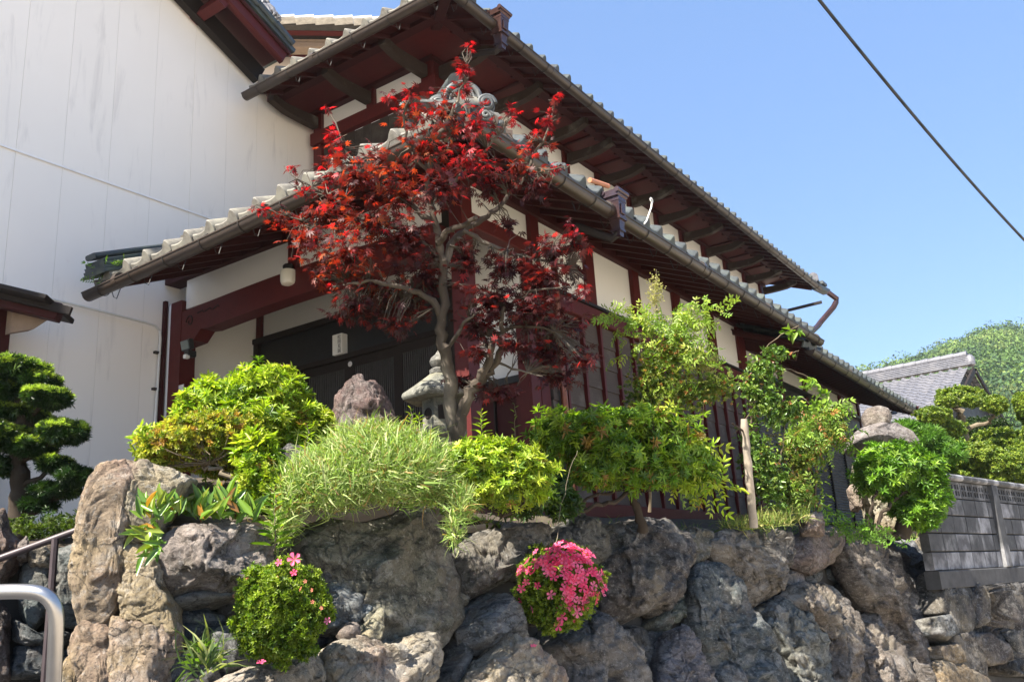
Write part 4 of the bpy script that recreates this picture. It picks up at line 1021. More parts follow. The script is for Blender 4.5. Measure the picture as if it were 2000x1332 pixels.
R_([(645,1262),(682,1240),(730,1255),(772,1245),(803,1225),(845,1217),(867,1245),(866,1290),(842,1345),(820,1420),(650,1420),(646,1320)], .17, .20, .3, 22, M_rockl, PALE, sub=6, facets=8, rough=1.0)
R_([(903,1210),(925,1260),(917,1305),(885,1360),(860,1345),(893,1270)], .0, .07, .2, 23, M_slab, GREY, sub=4)
R_([(893,1060),(940,1020),(1000,1008),(1078,1008),(1092,1040),(1087,1080),(1060,1112),(1000,1130),(960,1150),(912,1172),(905,1120)], .02, .16, .3, 24, M_rock, (.17,.155,.13), sub=6, rough=1.0)
R_([(900,1190),(950,1155),(975,1160),(930,1210),(905,1230)], -.05, .06, .2, 25, M_rock, BLUE, sub=4)
R_([(912,1222),(945,1175),(990,1152),(1017,1168),(1032,1210),(1030,1250),(990,1250),(960,1272),(925,1264)], .10, .14, .2, 26, M_slab, (.20,.215,.225), sub=6, facets=10, rough=.55)
R_([(925,1400),(928,1330),(950,1290),(985,1255),(998,1226),(1030,1238),(1062,1265),(1102,1290),(1118,1345),(1112,1420)], .20, .17, .3, 27, M_rockl, PALE, sub=6, facets=8, rough=1.1)
R_([(1062,1250),(1100,1195),(1135,1165),(1172,1162),(1205,1190),(1235,1240),(1262,1300),(1278,1345),(1290,1420),(1110,1420),(1105,1310)], .10, .17, .3, 28, M_slab, (.15,.14,.13), sub=6, facets=4, rough=.8, flow=(.4,0,-.9))
R_([(1085,1045),(1098,1018),(1130,1003),(1172,1006),(1190,1050),(1192,1098),(1150,1100),(1100,1075)], .03, .12, .25, 29, M_rock, (.13,.13,.12), sub=5, facets=4)
R_([(1178,1055),(1190,1022),(1230,1008),(1300,1013),(1335,1045),(1347,1100),(1330,1150),(1300,1192),(1240,1218),(1205,1182),(1188,1120)], .06, .20, .3, 30, M_rock, (.105,.095,.09), sub=6, facets=7, rough=1.0)
R_([(1332,1045),(1350,1028),(1385,1026),(1400,1058),(1380,1090),(1345,1112)], .0, .10, .2, 31, M_rock, (.14,.13,.095), sub=5, facets=4)
R_([(1345,1112),(1358,1150),(1347,1200),(1300,1228),(1245,1228),(1292,1192),(1330,1150)], -.04, .09, .2, 32, M_rock, GRN, sub=5)
R_([(1390,1058),(1402,1040),(1440,1028),(1558,1023),(1562,1080),(1550,1122),(1520,1162),(1490,1182),(1450,1135),(1402,1085)], .06, .18, .3, 33, M_slab, (.18,.16,.135), sub=6, facets=7, rough=1.0, flow=(.3,0,-1))
R_([(1352,1150),(1365,1108),(1402,1098),(1422,1113),(1452,1168),(1502,1250),(1535,1312),(1570,1420),(1420,1420),(1402,1300),(1362,1222)], .08, .16, .3, 34, M_slab, (.105,.12,.12), sub=6, facets=4, rough=.85, flow=(.5,0,-.85))
R_([(1308,1260),(1318,1224),(1346,1220),(1372,1268),(1407,1328),(1430,1420),(1285,1420),(1298,1320)], .14, .14, .25, 35, M_slab, (.19,.175,.18), sub=6, facets=5, flow=(.3,0,-1))
R_([(1225,1215),(1300,1225),(1315,1290),(1300,1400),(1280,1410),(1262,1300)], -.06, .09, .2, 36, M_rock, DK, sub=5)
R_([(1498,1222),(1510,1178),(1540,1148),(1575,1200),(1612,1230),(1632,1290),(1642,1345),(1660,1420),(1580,1420),(1545,1300)], .05, .16, .25, 37, M_rock, (.20,.205,.18), sub=6, rough=1.15)
R_([(1555,1062),(1560,1038),(1590,1029),(1642,1032),(1652,1052),(1637,1090),(1602,1118),(1566,1098)], .12, .17, .25, 38, M_rock, (.18,.14,.125), sub=5, facets=3, rough=.7)
R_([(1538,1155),(1545,1143),(1592,1128),(1632,1143),(1668,1180),(1684,1230),(1690,1300),(1700,1420),(1640,1420),(1620,1285),(1592,1212)], .10, .19, .25, 39, M_rock, (.21,.175,.14), sub=6, rough=1.2)
R_([(1672,1235),(1682,1200),(1716,1188),(1742,1215),(1763,1260),(1790,1320),(1815,1420),(1705,1420),(1690,1300)], .10, .18, .25, 40, M_rock, (.21,.175,.145), sub=6, rough=1.1)
R_([(1645,1080),(1652,1052),(1692,1043),(1733,1078),(1773,1138),(1803,1190),(1824,1232),(1826,1290),(1855,1345),(1870,1420),(1810,1420),(1772,1300),(1732,1212),(1682,1152)], .16, .20, .3, 41, M_slab, (.16,.135,.115), sub=6, facets=5, rough=1.0, flow=(.45,0,-.9))
R_([(1722,1062),(1780,1048),(1812,1100),(1828,1160),(1841,1222),(1836,1250),(1810,1202),(1768,1130)], .10, .14, .25, 42, M_slab, (.21,.215,.225), sub=5, facets=4, flow=(.4,0,-.9))
R_([(1780,1060),(1795,1050),(1836,1052),(1842,1090),(1832,1128),(1805,1122)], .0, .12, .25, 43, M_rock, (.18,.15,.10), sub=5)
R_([(1645,1290),(1700,1300),(1720,1420),(1640,1420)], .0, .08, .2, 44, M_rock, DK, sub=4)
# chinking stones in the gaps
for i, (x, y, s, tn) in enumerate(((1545,1130,30,PNK),(1650,1110,26,BLUE),(1640,1080,20,GREY),(1700,1175,30,TAN),(1825,1150,22,DK),(1832,1185,20,DK),(1825,1130,18,DK),(1842,1215,22,DK),(1385,1105,20,PNK),(1230,1240,26,DK),(1085,1110,22,GREY),(1040,1130,24,DK),(1050,1200,26,DK),(895,1170,20,OLIVE),(620,1250,22,DK),(880,1215,16,GREY),(560,1190,26,DK),(650,1280,20,GREY),(1495,1195,22,TAN),(1300,1215,22,GRN),(1400,1095,20,BRN),(1590,1125,18,GREY),(1660,1150,24,DK),(1120,1110,26,DK),(1215,1200,22,DK),(470,1180,30,DK),(540,1150,30,DK))):
    r = random.Random(i+90); P = [(x+s*(1+r.uniform(-.25,.25))*math.cos(a), y+s*(.8+r.uniform(-.2,.2))*math.sin(a)) for a in [k*math.pi/4 for k in range(8)]]
    R_(P, -.05, .06, .15, 100+i, M_rock, tn, sub=4)
# low stone wall left of the steps
lw = thing('step_wall', 'shaded low boulder wall left of the garden steps behind the handrail', 'wall', (LPO.x, LPO.y, 1.2))
for i, (pts, tn, dz) in enumerate((
    ([(-40,1000),(10,985),(20,1030),(42,1050),(35,1110),(-10,1160),(-60,1150)], (.20,.13,.10), .05),
    ([(30,1060),(52,1045),(62,1075),(55,1100),(30,1095)], PNK, .03), ([(45,1072),(90,1058),(104,1075),(98,1110),(55,1110)], PALE, .02),
    ([(45,1095),(100,1085),(110,1140),(100,1200),(60,1235),(35,1190),(30,1140)], (.11,.13,.125), .0),
    ([(98,1070),(150,1050),(175,1080),(180,1180),(165,1230),(120,1220),(105,1150)], (.15,.165,.155), .02),
    ([(-60,1150),(-5,1155),(22,1200),(18,1290),(20,1330),(-60,1330)], (.16,.12,.10), .05),
    ([(25,1200),(60,1235),(110,1225),(150,1240),(120,1275),(60,1262),(25,1250)], (.10,.11,.11), .02),
    ([(22,1255),(90,1255),(150,1262),(160,1320),(90,1328),(20,1325)], (.055,.075,.085), .0))):
    plane_rock('stone', pts, (LPO+LPN*dz, LPN), .10, .2, 60+i, M_slab if i in (3, 4, 7) else M_rock, tn, lw, sub=5, rough=.9)
for i in range(34):                                            # pebbles at the foot
    px = rnd.uniform(-10, 112); q = onZ(px, rnd.uniform(1317, 1334), 1.21); s = rnd.uniform(.012, .026)
    me = rock_mesh('stone', [(s*math.cos(k*.9), s*.8*math.sin(k*.9)) for k in range(7)], q, Vector((1,0,0)), Vector((0,1,0)), Vector((0,0,1)), s*.7, s*.5, 200+i, M_smooth, sub=3, rough=.5, facets=3)
    o = bpy.data.objects.new('pebble', me); o.color = (*rnd.choice([(.35,.33,.30),(.14,.16,.17),(.25,.2,.16),(.5,.48,.45)]), 1); link(o, lw)
# lane-side masonry under the block wall
lm = thing('lane_wall', 'dark lane-side masonry of big blocks under the concrete block wall', 'wall', (13.5, 2.2, 0))
mo = B0+BD*1.0-BU*.25; MN = (BN+Vector((0,0,.10))).normalized()
for i, (pts, tn) in enumerate((
    ([(1845,1150),(1885,1140),(1900,1150),(1898,1240),(1870,1250),(1850,1215)], (.09,.085,.075)), ([(1890,1145),(2010,1136),(2060,1150),(2060,1225),(1990,1230),(1900,1215)], (.055,.05,.05)),
    ([(1905,1140),(1925,1138),(1930,1215),(1905,1225)], (.12,.105,.09)),
    ([(1900,1215),(1990,1225),(2060,1225),(2060,1300),(1980,1290),(1915,1265)], (.05,.055,.06)), ([(1858,1240),(1900,1235),(1925,1280),(1925,1320),(1880,1310)], (.15,.13,.11)),
    ([(1900,1240),(1925,1235),(1975,1255),(1985,1290),(1930,1300)], (.11,.09,.08)), ([(1960,1285),(2060,1290),(2060,1325),(1975,1318),(1930,1310)], (.07,.065,.06)),
    ([(1835,1262),(1868,1255),(1882,1290),(1862,1300),(1840,1288)], (.34,.24,.12)), ([(1838,1290),(1880,1298),(1930,1325),(1950,1420),(1850,1420)], (.30,.22,.13)),
    ([(1838,1110),(1860,1112),(1850,1150),(1856,1200),(1836,1195)], (.10,.095,.085)), ([(1826,1205),(1850,1200),(1868,1235),(1850,1252),(1830,1238)], (.17,.18,.185)))):
    plane_rock('stone', pts, (mo+MN*(.02*(i % 3)), MN), .06, .3, 160+i, M_slab if i % 2 else M_rock, tuple(c*.7 for c in tn), lm, sub=5, box=.28, rough=.4, facets=-4)  # tints darkened evenly over the whole masonry

b = MB(); q = B0-BU*.19-BN*.16; b.beam(Vector((q.x,q.y,q.z/2))+BD*.1, Vector((q.x,q.y,q.z/2))+BD*5.0, .2, q.z+.02); obj('core', b, M_conc, lm)
for i in range(9):                                             # the masonry goes on along the lane
    for k in range(2):
        r = random.Random(i*7+k); w_, h_ = r.uniform(.22,.30), r.uniform(.25,.33)
        o_p = B0+BD*(2.4+i*.5+.2*k)-BU*(.55+.52*k)+BN*.02; pl_ = [(w_*(1+r.uniform(-.2,.2))*math.cos(a), h_*(1+r.uniform(-.2,.2))*math.sin(a)) for a in [j*math.pi/4 for j in range(8)]]
        me = rock_mesh('stone', pl_, o_p, BD, BU, BN, .08, .2, 700+i*3+k, M_rock, sub=4, box=.3, rough=.5, facets=-4); o = bpy.data.objects.new('stone', me); o.color = (.07,.065,.06,1); link(o, lm)
# ================================================================== LOOSE ROCKS, TOWER, LANTERN
def solo_rock(name, pts, D, tilt, fr, bk, seed, mat, tint, label, cat, **k):
    n = Vector((-FW[0], -FW[1], tilt)).normalized(); c = np.mean(np.array(pts), 0)
    o = plane_rock(name, pts, (at(c[0], c[1], D), n), fr, bk, seed, mat, tint, None, **k); base_shift(o); return tag(o, label, cat)
solo_rock('lava_rock', [(640,865),(641,800),(648,765),(675,745),(708,740),(716,748),(722,741),(745,750),(762,780),(775,820),(778,860),(760,900),(660,905)], 4.9, .12, .15, .16, 300, M_lava, (.22,.15,.135), 'pitted purple-brown upright rock beside the stone lantern', 'rock', sub=6, rough=1.0, facets=7)
solo_rock('flat_rock', [(520,885),(560,868),(600,866),(640,880),(640,920),(560,930),(520,915)], 4.6, .3, .12, .12, 301, M_rock, DK, 'low dark rock half hidden between the azalea and the grass mound', 'rock', sub=5)
solo_rock('brown_rock', [(1562,1015),(1580,1002),(1605,1000),(1612,1020),(1608,1045),(1565,1045)], 8.3, .2, .12, .12, 302, M_slab, (.24,.17,.13), 'small brown rock in the weeds right of the peeled log', 'rock', sub=5)
tw = thing('rock_pagoda', 'stacked natural stone tower with a round ball on a wide flat cap', 'stone tower', at(1715, 1040, 10))
def tr_(pts, D, tilt, fr, bk, seed, tint, mat=M_smooth, **k):
    n = Vector((-FW[0], -FW[1], tilt)).normalized(); c = np.mean(np.array(pts), 0)
    return plane_rock('stone', pts, (at(c[0], c[1], D), n), fr, bk, seed, mat, tint, tw, **k)
tr_([(1685,812),(1692,800),(1712,794),(1732,801),(1739,817),(1733,833),(1710,838),(1690,832)], 10, .1, .15, .15, 310, (.23,.19,.165), M_rock, facets=-5, rough=.22, sub=5, box=.75)
tr_([(1653,868),(1668,850),(1700,838),(1745,838),(1775,850),(1790,868),(1785,880),(1745,885),(1690,878),(1658,880)], 10, .3, .30, .28, 311, (.24,.21,.20), M_rock, facets=-4, rough=.25, sub=6, box=.7)
tr_([(1668,910),(1685,893),(1705,905),(1745,885),(1750,960),(1765,1010),(1790,1045),(1700,1060),(1690,1000),(1672,960)], 10.1, 0, .2, .2, 312, (.34,.31,.22), M_rockl, facets=5, rough=.8, sub=6)
tr_([(1655,955),(1665,945),(1685,945),(1690,975),(1682,1005),(1665,1000)], 9.9, 0, .1, .1, 313, (.28,.20,.16), M_rock, sub=5)
# stone lantern
LD = 5.6; lc = at(862, 850, LD); lt = thing('stone_lantern', 'weathered granite snow-viewing lantern behind the maple trunk', 'lantern', (lc.x, lc.y, lc.z-.35))
mpp = LD/FPX
def hexp(c, prof, name, mat=M_smooth, n=6, rot=.35, par=lt):
    b = MB(); vs = []
    for r, z in prof:
        for j in range(n):
            a = rot+2*math.pi*j/n; vs.append((c.x+r*math.cos(a), c.y+r*math.sin(a), c.z+z))
    b.add(vs, [(i*n+j, i*n+(j+1) % n, (i+1)*n+(j+1) % n, (i+1)*n+j) for i in range(len(prof)-1) for j in range(n)]+[tuple(range(n))[::-1], tuple(range((len(prof)-1)*n, len(prof)*n))])
    o = obj(name, b, mat, par); o.color = (.15,.15,.125,1); md = o.modifiers.new('b', 'BEVEL'); md.width = .006; md.segments = 2; return o
zc = lambda py: at(862, py, LD).z-lc.z
hexp(lc, [(.16, zc(860)-.25),(.13, zc(860)),(.17, zc(855)),(.17, zc(838)),(.11, zc(836))], 'pedestal')
fb = hexp(lc, [(.118, zc(836)),(.118, zc(776))], 'fire_box')
for k in range(6):
    a = .35+math.pi/6+k*math.pi/3; c = lc+Vector((math.cos(a), math.sin(a), 0))*.102+Vector((0,0,zc(808)))
    b = MB(); tg = Vector((-math.sin(a), math.cos(a), 0)); nn_ = Vector((math.cos(a), math.sin(a), 0))
    if k % 2 == 0:
        b.tube([c+(tg*math.cos(t)+Vector((0,0,1))*math.sin(t))*.03 for t in [j*math.pi/9 for j in range(19)]], .007, 6); b.tube([c-nn_*.01, c+nn_*.0015], .028, 14)
    else:
        b.beam(c-tg*.035+nn_*.001, c+tg*.035+nn_*.001, .004, .09)
    obj('opening', b, M_dark, fb)
rf_ = hexp(lc, [(.235, zc(778)),(.25, zc(772)),(.245, zc(764)),(.17, zc(748)),(.075, zc(726)),(.06, zc(722))], 'cap', par=lt)
b = MB(); b.lathe([(.03,zc(728)),(.06,zc(722)),(.062,zc(714)),(.035,zc(709)),(.05,zc(704)),(.06,zc(696)),(.05,zc(688)),(.02,zc(680)),(.004,zc(672))], lc, 14); o = obj('jewel_finial', b, M_smooth, lt, True); o.color = (.12,.12,.11,1)

# ================================================================== FIXTURES
def fx(name, label, cat, loc): return thing(name, label, cat, loc)
c = onX(563, 540, 5.20); lp = fx('porch_lamp', 'opal glass jar lamp with a black cap hanging under the porch eave', 'lamp', (c.x, c.y, c.z-.1))
b = MB(); b.lathe([(.035,-.085),(.062,-.075),(.072,-.05),(.074,.02),(.070,.055)], c, 20); obj('glass_jar', b, M_lampw, lp, True)
b = MB(); b.lathe([(.070,.05),(.050,.062),(.052,.10),(.040,.115),(.01,.12)], c, 20); b.beam(c+Vector((0,0,.08)), c+Vector((.12,.0,.08)), .05, .05, c=.01); obj('cap', b, M_blackp, lp, True)
c = onX(366, 674, 5.13); fl = fx('floodlight', 'square black sensor floodlight on the far porch post', 'floodlight', (c.x, c.y, c.z-.15))
b = MB(); b.beam(c+Vector((.0,-.07,0)), c+Vector((0,.07,0)), .05, .105, up=(-.25,0,1), c=.008); obj('housing', b, M_blackp, fl)
b = MB(); b.beam(c+Vector((-.029,-.058,-.006)), c+Vector((-.029,.058,-.006)), .006, .085, up=(-.25,0,1)); obj('glass', b, M_glassg, fl)
b = MB(); b.box(c.x-.02,c.x+.07,c.y-.05,c.y+.02,c.z-.12,c.z-.055,.01); obj('bracket', b, M_blackp, fl)
b = MB(); b.box(c.x-.04,c.x+.0,c.y-.045,c.y+.005,c.z-.145,c.z-.105,.008); obj('motion_sensor', b, M_white, fl)
c = onX(354, 765, 5.215); b = MB(); b.box(c.x-.004, c.x, c.y-.04, c.y+.04, c.z-.07, c.z+.07); tag(base_shift(obj('paper_notice', b, M_paper)), 'small faded paper notice stuck low on the far porch post', 'notice')
# nameplate with brush characters
nc = onX(667, 672, 6.26); npl = fx('nameplate', 'white upright nameplate with four black characters above the sliding doors', 'nameplate', (nc.x, nc.y, nc.z-.12))
b = MB(); b.box(nc.x-.045, nc.x+.03, nc.y-.055, nc.y+.085, nc.z-.115, nc.z+.10, .004); plate = obj('board', b, M_white, npl)
b = MB(); b.box(nc.x-.050, nc.x-.0455, nc.y-.052, nc.y+.012, nc.z-.112, nc.z+.097, .001); face = obj('face', b, M_white, npl)
for i, ch in enumerate('松岡見誠'):
    cu = bpy.data.curves.new('character', 'FONT'); cu.body = ch; cu.size = .05; cu.align_x = 'CENTER'; cu.extrude = .0006
    to = bpy.data.objects.new('character_src', cu); COL.objects.link(to); bpy.context.view_layer.update()
    me = bpy.data.meshes.new_from_object(to.evaluated_get(bpy.context.evaluated_depsgraph_get())); bpy.data.objects.remove(to)
    if len(me.vertices): 
        me.materials.clear(); me.materials.append(M_ink); me.name = 'character'
        Mx = Matrix.Translation((nc.x-.0512, nc.y-.018, nc.z+.045-.048*i)) @ Matrix(((0,0,-1,0),(-1,0,0,0),(0,1,0,0),(0,0,0,1)))
        obj('character', me, None, face, M=Mx)
c = onX(684, 711, 6.258); b = MB(); b.tube([c+Vector((-.0,0,0)), c+Vector((-.004,0,0))], .028, 16); b.tube([c+Vector((-.004,0,0)), c+Vector((-.0045,0,0))], .010, 4); tag(base_shift(obj('door_sticker', b, M_paper)), 'small pale oval sticker on the second sliding door', 'sticker')
# handrail and steel hoop
hr = thing('handrail', 'slim brown handrail running up behind the corner boulder', 'handrail', at(105, 1330, 4.2))
b = MB(); a, c = at(-60, 1112, 4.3), at(165, 1030, 4.45); b.tube([a, c], .018, 10); obj('rail', b, M_rail, hr, True)
q = at(108, 1052, 4.4); b = MB(); b.tube([q, Vector((q.x, q.y, 1.15))], .018, 8); obj('post', b, M_rail, hr, True)
hp = thing('steel_hoop', 'shiny brushed steel hoop rail at the lower left corner', 'railing', at(100, 1500, 1.75))
D = 1.72; z = lambda px, py: at(px, py, D)
top = z(0, 1153).z; pts = [z(-220,1160), z(-60,1157), z(30,1154), z(70,1155), z(90,1162), z(103,1176), z(110,1196), z(110,1225), z(105,1332), z(98,1500), z(85,1800)]
sm = []
for i in range(len(pts)-1):
    for t in (0, .33, .66): sm.append(pts[i].lerp(pts[i+1], t))
sm.append(pts[-1])
for _ in range(3): sm = [sm[0]]+[(sm[i-1]+sm[i]*2+sm[i+1])/4 for i in range(1, len(sm)-1)]+[sm[-1]]
b = MB(); b.tube(sm, .0145, 20); obj('tube', b, M_steel, hp, True)
# peeled log stake
a, c = at(1453, 818, 7.2), at(1472, 1030, 7.2); st = thing('log_stake', 'pale peeled log stake standing at the top of the boulder wall', 'post', c)
b = MB(); n = 12; b.tube([c.lerp(a, i/n)+Vector((.008*math.sin(i*2.1), 0, 0)) for i in range(n+1)], [.036-.008*i/n+.003*math.sin(i*3) for i in range(n+1)], 12); obj('log', b, M_polew, st, True)
b = MB(); q = at(1456, 845, 7.2); b.tube([q, at(1432, 828, 7.1), at(1430, 826, 7.1)], .009, 6); obj('twig', b, M_barkd, st, True)
# overhead cable
a, c = at(1500, -95, 9), at(2120, 610, 14); n = 14
b = MB(); P = []
for i in range(60):
    t = i/59; p = a.lerp(c, t)+Vector((0,0,-.25*4*t*(1-t))); P.append(p+Vector((0,0,.25)))
b.tube(P, .018, 6); b2 = [p+Vector((.012*math.cos(i*1.9), .012*math.sin(i*1.9), .014*math.sin(i*1.9))) for i, p in enumerate(P)]; b.tube(b2, .010, 5)
tag(obj('overhead_cable', b, M_cable, None, True), 'black twisted overhead cable crossing the sky at upper right', 'cable')
# ================================================================== PLANTS
LIME = [(5,(.34,.44,.034)),(3,(.22,.34,.028)),(3,(.46,.52,.06)),(1,(.10,.18,.018)),(.35,(.34,.20,.06))]
YEL = [(4,(.38,.41,.05)),(3,(.46,.40,.07)),(2,(.20,.28,.03)),(1,(.42,.24,.06)),(1,(.14,.19,.025))]
MID = [(4,(.17,.29,.028)),(3,(.09,.18,.020)),(3,(.30,.42,.04)),(.6,(.30,.18,.05))]
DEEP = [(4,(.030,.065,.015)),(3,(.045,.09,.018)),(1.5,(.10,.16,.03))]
ROS = [rosette(7, 1, .26, .5, s, 1) for s in range(4)]+[rosette(5, 1, .27, .35, 9+s, 2, .5) for s in range(3)]
SMALL = [rosette(5, 1, .42, .6, 20+s, 2, .6) for s in range(4)]
NEED = [rosette(9, 1, .13, .55, 40+s, 2, .45) for s in range(4)]
PIN = [pinnate(4, 1, .13, .36, 50+s) for s in range(4)]
SINGLE = [join([leaf6(1, .42, .25, .2, (0,0,0), 0, .1, .2)]), join([leaf6(1, .36, .2, .3, (0,0,0), 0, -.1, -.3)])]
def plant(name, label, cat, base, group=None): return thing(name, label, cat, base, group)
def foliage(par, L, n, tm, size, pal, mat=M_leaf, seed=1, shell=.7, lump=.3, updr=.5, jit=.5, vcol=.14, name='foliage'):
    P, D = sample_view(L, n, shell, lump, seed); rg = np.random.default_rng(seed+5)
    d = D+np.array((0,0,updr))+rg.normal(0, jit, D.shape)
    me = cloud_mesh(name, tm, P, frames(d), size*rg.uniform(.65, 1.2, len(P)), pick_cols(len(P), pal, seed+2), mat, vcol)
    return obj(name, me, None, par, kind='stuff')
def branch(par, pts, r0, r1, mat=M_bark, name='branch', wob=.012, seed=0, n=8):
    r = random.Random(seed); P = [Vector(p) for p in pts]; Q = []
    for i in range(len(P)-1):
        a = P[max(i-1,0)]; b_ = P[i]; c = P[i+1]; d = P[min(i+2,len(P)-1)]
        for k in range(4):
            t = k/4; Q.append(.5*((2*b_)+(c-a)*t+(2*a-5*b_+4*c-d)*t*t+(3*b_-a-3*c+d)*t**3))
    Q.append(P[-1]); Q = [q+Vector((r.gauss(0,wob),r.gauss(0,wob),r.gauss(0,wob*.5)))*(.0 if i in (0, len(Q)-1) else 1) for i, q in enumerate(Q)]
    m = len(Q)-1; b = MB(); b.tube(Q, [(r0+(r1-r0)*i/m)*(1+.12*math.sin(i*2.3+seed)) for i in range(m+1)], n); return obj(name, b, mat, par, True)
def twigs(par, root, L, n, r, mat=M_bark, seed=0):
    P, D = sample_view(L, n, .9, .1, seed); root = Vector(root); b = MB(); rr = random.Random(seed)
    for p in P:
        p = Vector(p); mid = root.lerp(p, .55)+Vector((rr.gauss(0,.03), rr.gauss(0,.03), -.02)); b.tube([root, mid, p], [r, r*.6, r*.25], 5)
    return obj('twig', b, mat, par, True, 'stuff')

# ---- clipped azaleas left of the entrance
g_az = 'leafy azalea shrubs in the garden'
L = [(525,760,62,45,4.95,.22),(450,790,70,45,4.9,.25),(560,790,40,50,4.9,.2),(390,800,45,28,4.8,.2),(500,830,90,40,4.8,.25),(420,840,60,35,4.75,.2)]
p = plant('azalea_shrub', 'tall bright lime azalea in front of the porch doors', 'shrub', at(500, 930, 4.9), g_az)
foliage(p, L, 3600, ROS, .050, LIME, seed=1, lump=.28, updr=.8); twigs(p, at(510, 930, 4.9), L, 60, .007, M_barkd, 1)
L = [(385,860,75,50,4.3,.2),(330,880,50,35,4.25,.16),(450,850,60,42,4.35,.2),(420,900,60,30,4.35,.15)]
p = plant('azalea_shrub', 'rounded yellowing azalea on a bare crooked stem above the corner boulder', 'shrub', at(480, 960, 4.2), g_az)
foliage(p, L, 4200, SMALL, .026, YEL, seed=2, lump=.2, updr=.5, shell=.6); foliage(p, [(310,870,32,35,4.35,.15),(290,862,14,14,4.3,.05)], 150, ROS, .055, LIME, seed=3)
branch(p, [at(478,950,4.15), at(455,930,4.15), at(420,912,4.2), at(385,905,4.25), at(350,890,4.25)], .013, .005, M_bark, seed=2)
branch(p, [at(455,930,4.15), at(430,915,4.2), at(400,870,4.3)], .008, .004, M_bark, seed=3); twigs(p, at(410, 905, 4.2), L, 90, .004, M_bark, 2)
L = [(600,830,40,38,4.9,.15),(630,850,30,45,4.9,.12),(575,860,40,20,4.8,.12)]
p = plant('azalea_shrub', 'small lime azalea touching the left side of the lava rock', 'shrub', at(610, 920, 4.9), g_az); foliage(p, L, 900, ROS, .048, LIME, seed=4, updr=.7); twigs(p, at(610,920,4.9), L, 24, .006, M_barkd, 4)
L = [(510,930,42,42,4.15,.14),(535,965,35,35,4.1,.12),(500,900,30,28,4.2,.1)]
p = plant('azalea_shrub', 'low green azalea between the broad-leaved plants and the grass mound', 'shrub', at(510, 1000, 4.1), g_az); foliage(p, L, 1300, SMALL, .030, LIME, seed=5); foliage(p, [(500,875,35,25,4.2,.08)], 60, ROS, .07, LIME, seed=6, updr=1.2)
L = [(965,900,75,42,4.45,.2),(1010,920,60,45,4.45,.18),(920,915,45,40,4.4,.18),(975,950,90,40,4.4,.18)]
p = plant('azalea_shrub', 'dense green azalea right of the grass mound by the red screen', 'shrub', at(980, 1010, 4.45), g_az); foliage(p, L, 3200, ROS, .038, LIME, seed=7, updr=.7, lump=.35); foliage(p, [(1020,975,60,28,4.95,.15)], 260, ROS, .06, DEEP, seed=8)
twigs(p, at(980,1010,4.45), L, 60, .005, M_barkd, 7)
# ---- ball azaleas growing out of the wall
def ball(L, label, cat, base, seed, n=4200):
    p = plant('ball_azalea', label, cat, base, 'ball azaleas growing out of the boulder wall')
    foliage(p, L, n, SMALL, .020, [(4,(.20,.28,.026)),(3,(.12,.20,.02)),(3,(.30,.38,.045)),(.7,(.05,.09,.012))], M_leaf, seed, .75, .17, .25, .5); return p
WD = lambda px, py, off=.0: (lambda d: float((wp(off)[0]-Vector(EYE)).dot(wn)/d.dot(wn)))(Vector(ray(px, py)))
D1 = WD(548, 1190, .30); b1 = [(548,1192,88,92,D1,.17)]
ba = ball(b1, 'green ball azalea with a few pink blooms in the wall crevice', 'shrub', at(550, 1285, D1), 10)
D2 = WD(1100, 1150, .30); b2 = [(1095,1140,82,78,D2,.18),(1080,1180,62,50,D2,.15)]
bb_ = ball(b2, 'ball azalea covered in bright pink blossoms on the boulder wall', 'shrub', at(1100, 1230, D2), 11, 3800)
FL = [flower(1, s) for s in range(5)]
PINK = (.90,.13,.28)
flm = []
for i, f in enumerate(FL):
    for j, c in enumerate((PINK, (.86,.085,.21), (.92,.24,.40))):
        me = cloud_mesh('flower', [f], np.zeros((1,3)), np.eye(3)[None], np.ones(1), np.array([c]), M_petal, .06); flm.append(me)
def put_flower(par, pos, d, s, me, name='flower'):
    R = frames(np.array([[d[0], d[1], d[2]]]))[0]; Mx = Matrix([[*R[i], pos[i]] for i in range(3)]+[[0,0,0,1]]) @ Matrix.Diagonal((s,s,s,1)); return obj(name, me, None, par, M=Mx)
r = random.Random(5); n = 0
for _ in range(900):                                           # mostly on the upper right half
    bl = b2[0]; a = r.uniform(0, 2*math.pi); q = math.sqrt(r.random()); x, y = q*math.cos(a), q*math.sin(a)
    dens = 1 if (x > .05 and y < .6) else (.8 if (y < -.25) else .05)
    if x < .1 and -.15 < y: dens *= .5
    if r.random() > dens*.27: continue
    px, py = bl[0]+x*bl[2]*1.04, bl[1]+y*bl[3]*1.04; dz = math.sqrt(max(0, 1-q*q))*bl[5]
    dirv = -np.array(FW)*math.sqrt(max(.02, 1-q*q))+RT*x-np.array((0,0,1))*y+np.array((0,0,.35))
    put_flower(bb_, at(px, py, D2-dz*1.02-.01), dirv+np.array([r.gauss(0,.3) for _ in range(3)]), r.uniform(.022, .030), r.choice(flm)); n += 1
for (px, py, s) in ((1022,1110,.018),(1018,1148,.024),(1028,1135,.022),(1060,1095,.026),(1075,1160,.028),(1078,1112,.028),(1090,1098,.028),(1070,1118,.027),(1098,1205,.03),(1092,1222,.028),(1128,1195,.03),(1050,1142,.02)):
    put_flower(bb_, at(px, py, D2-.17), -np.array(FW)+np.array([r.gauss(0,.3) for _ in range(3)]), s, r.choice(flm))
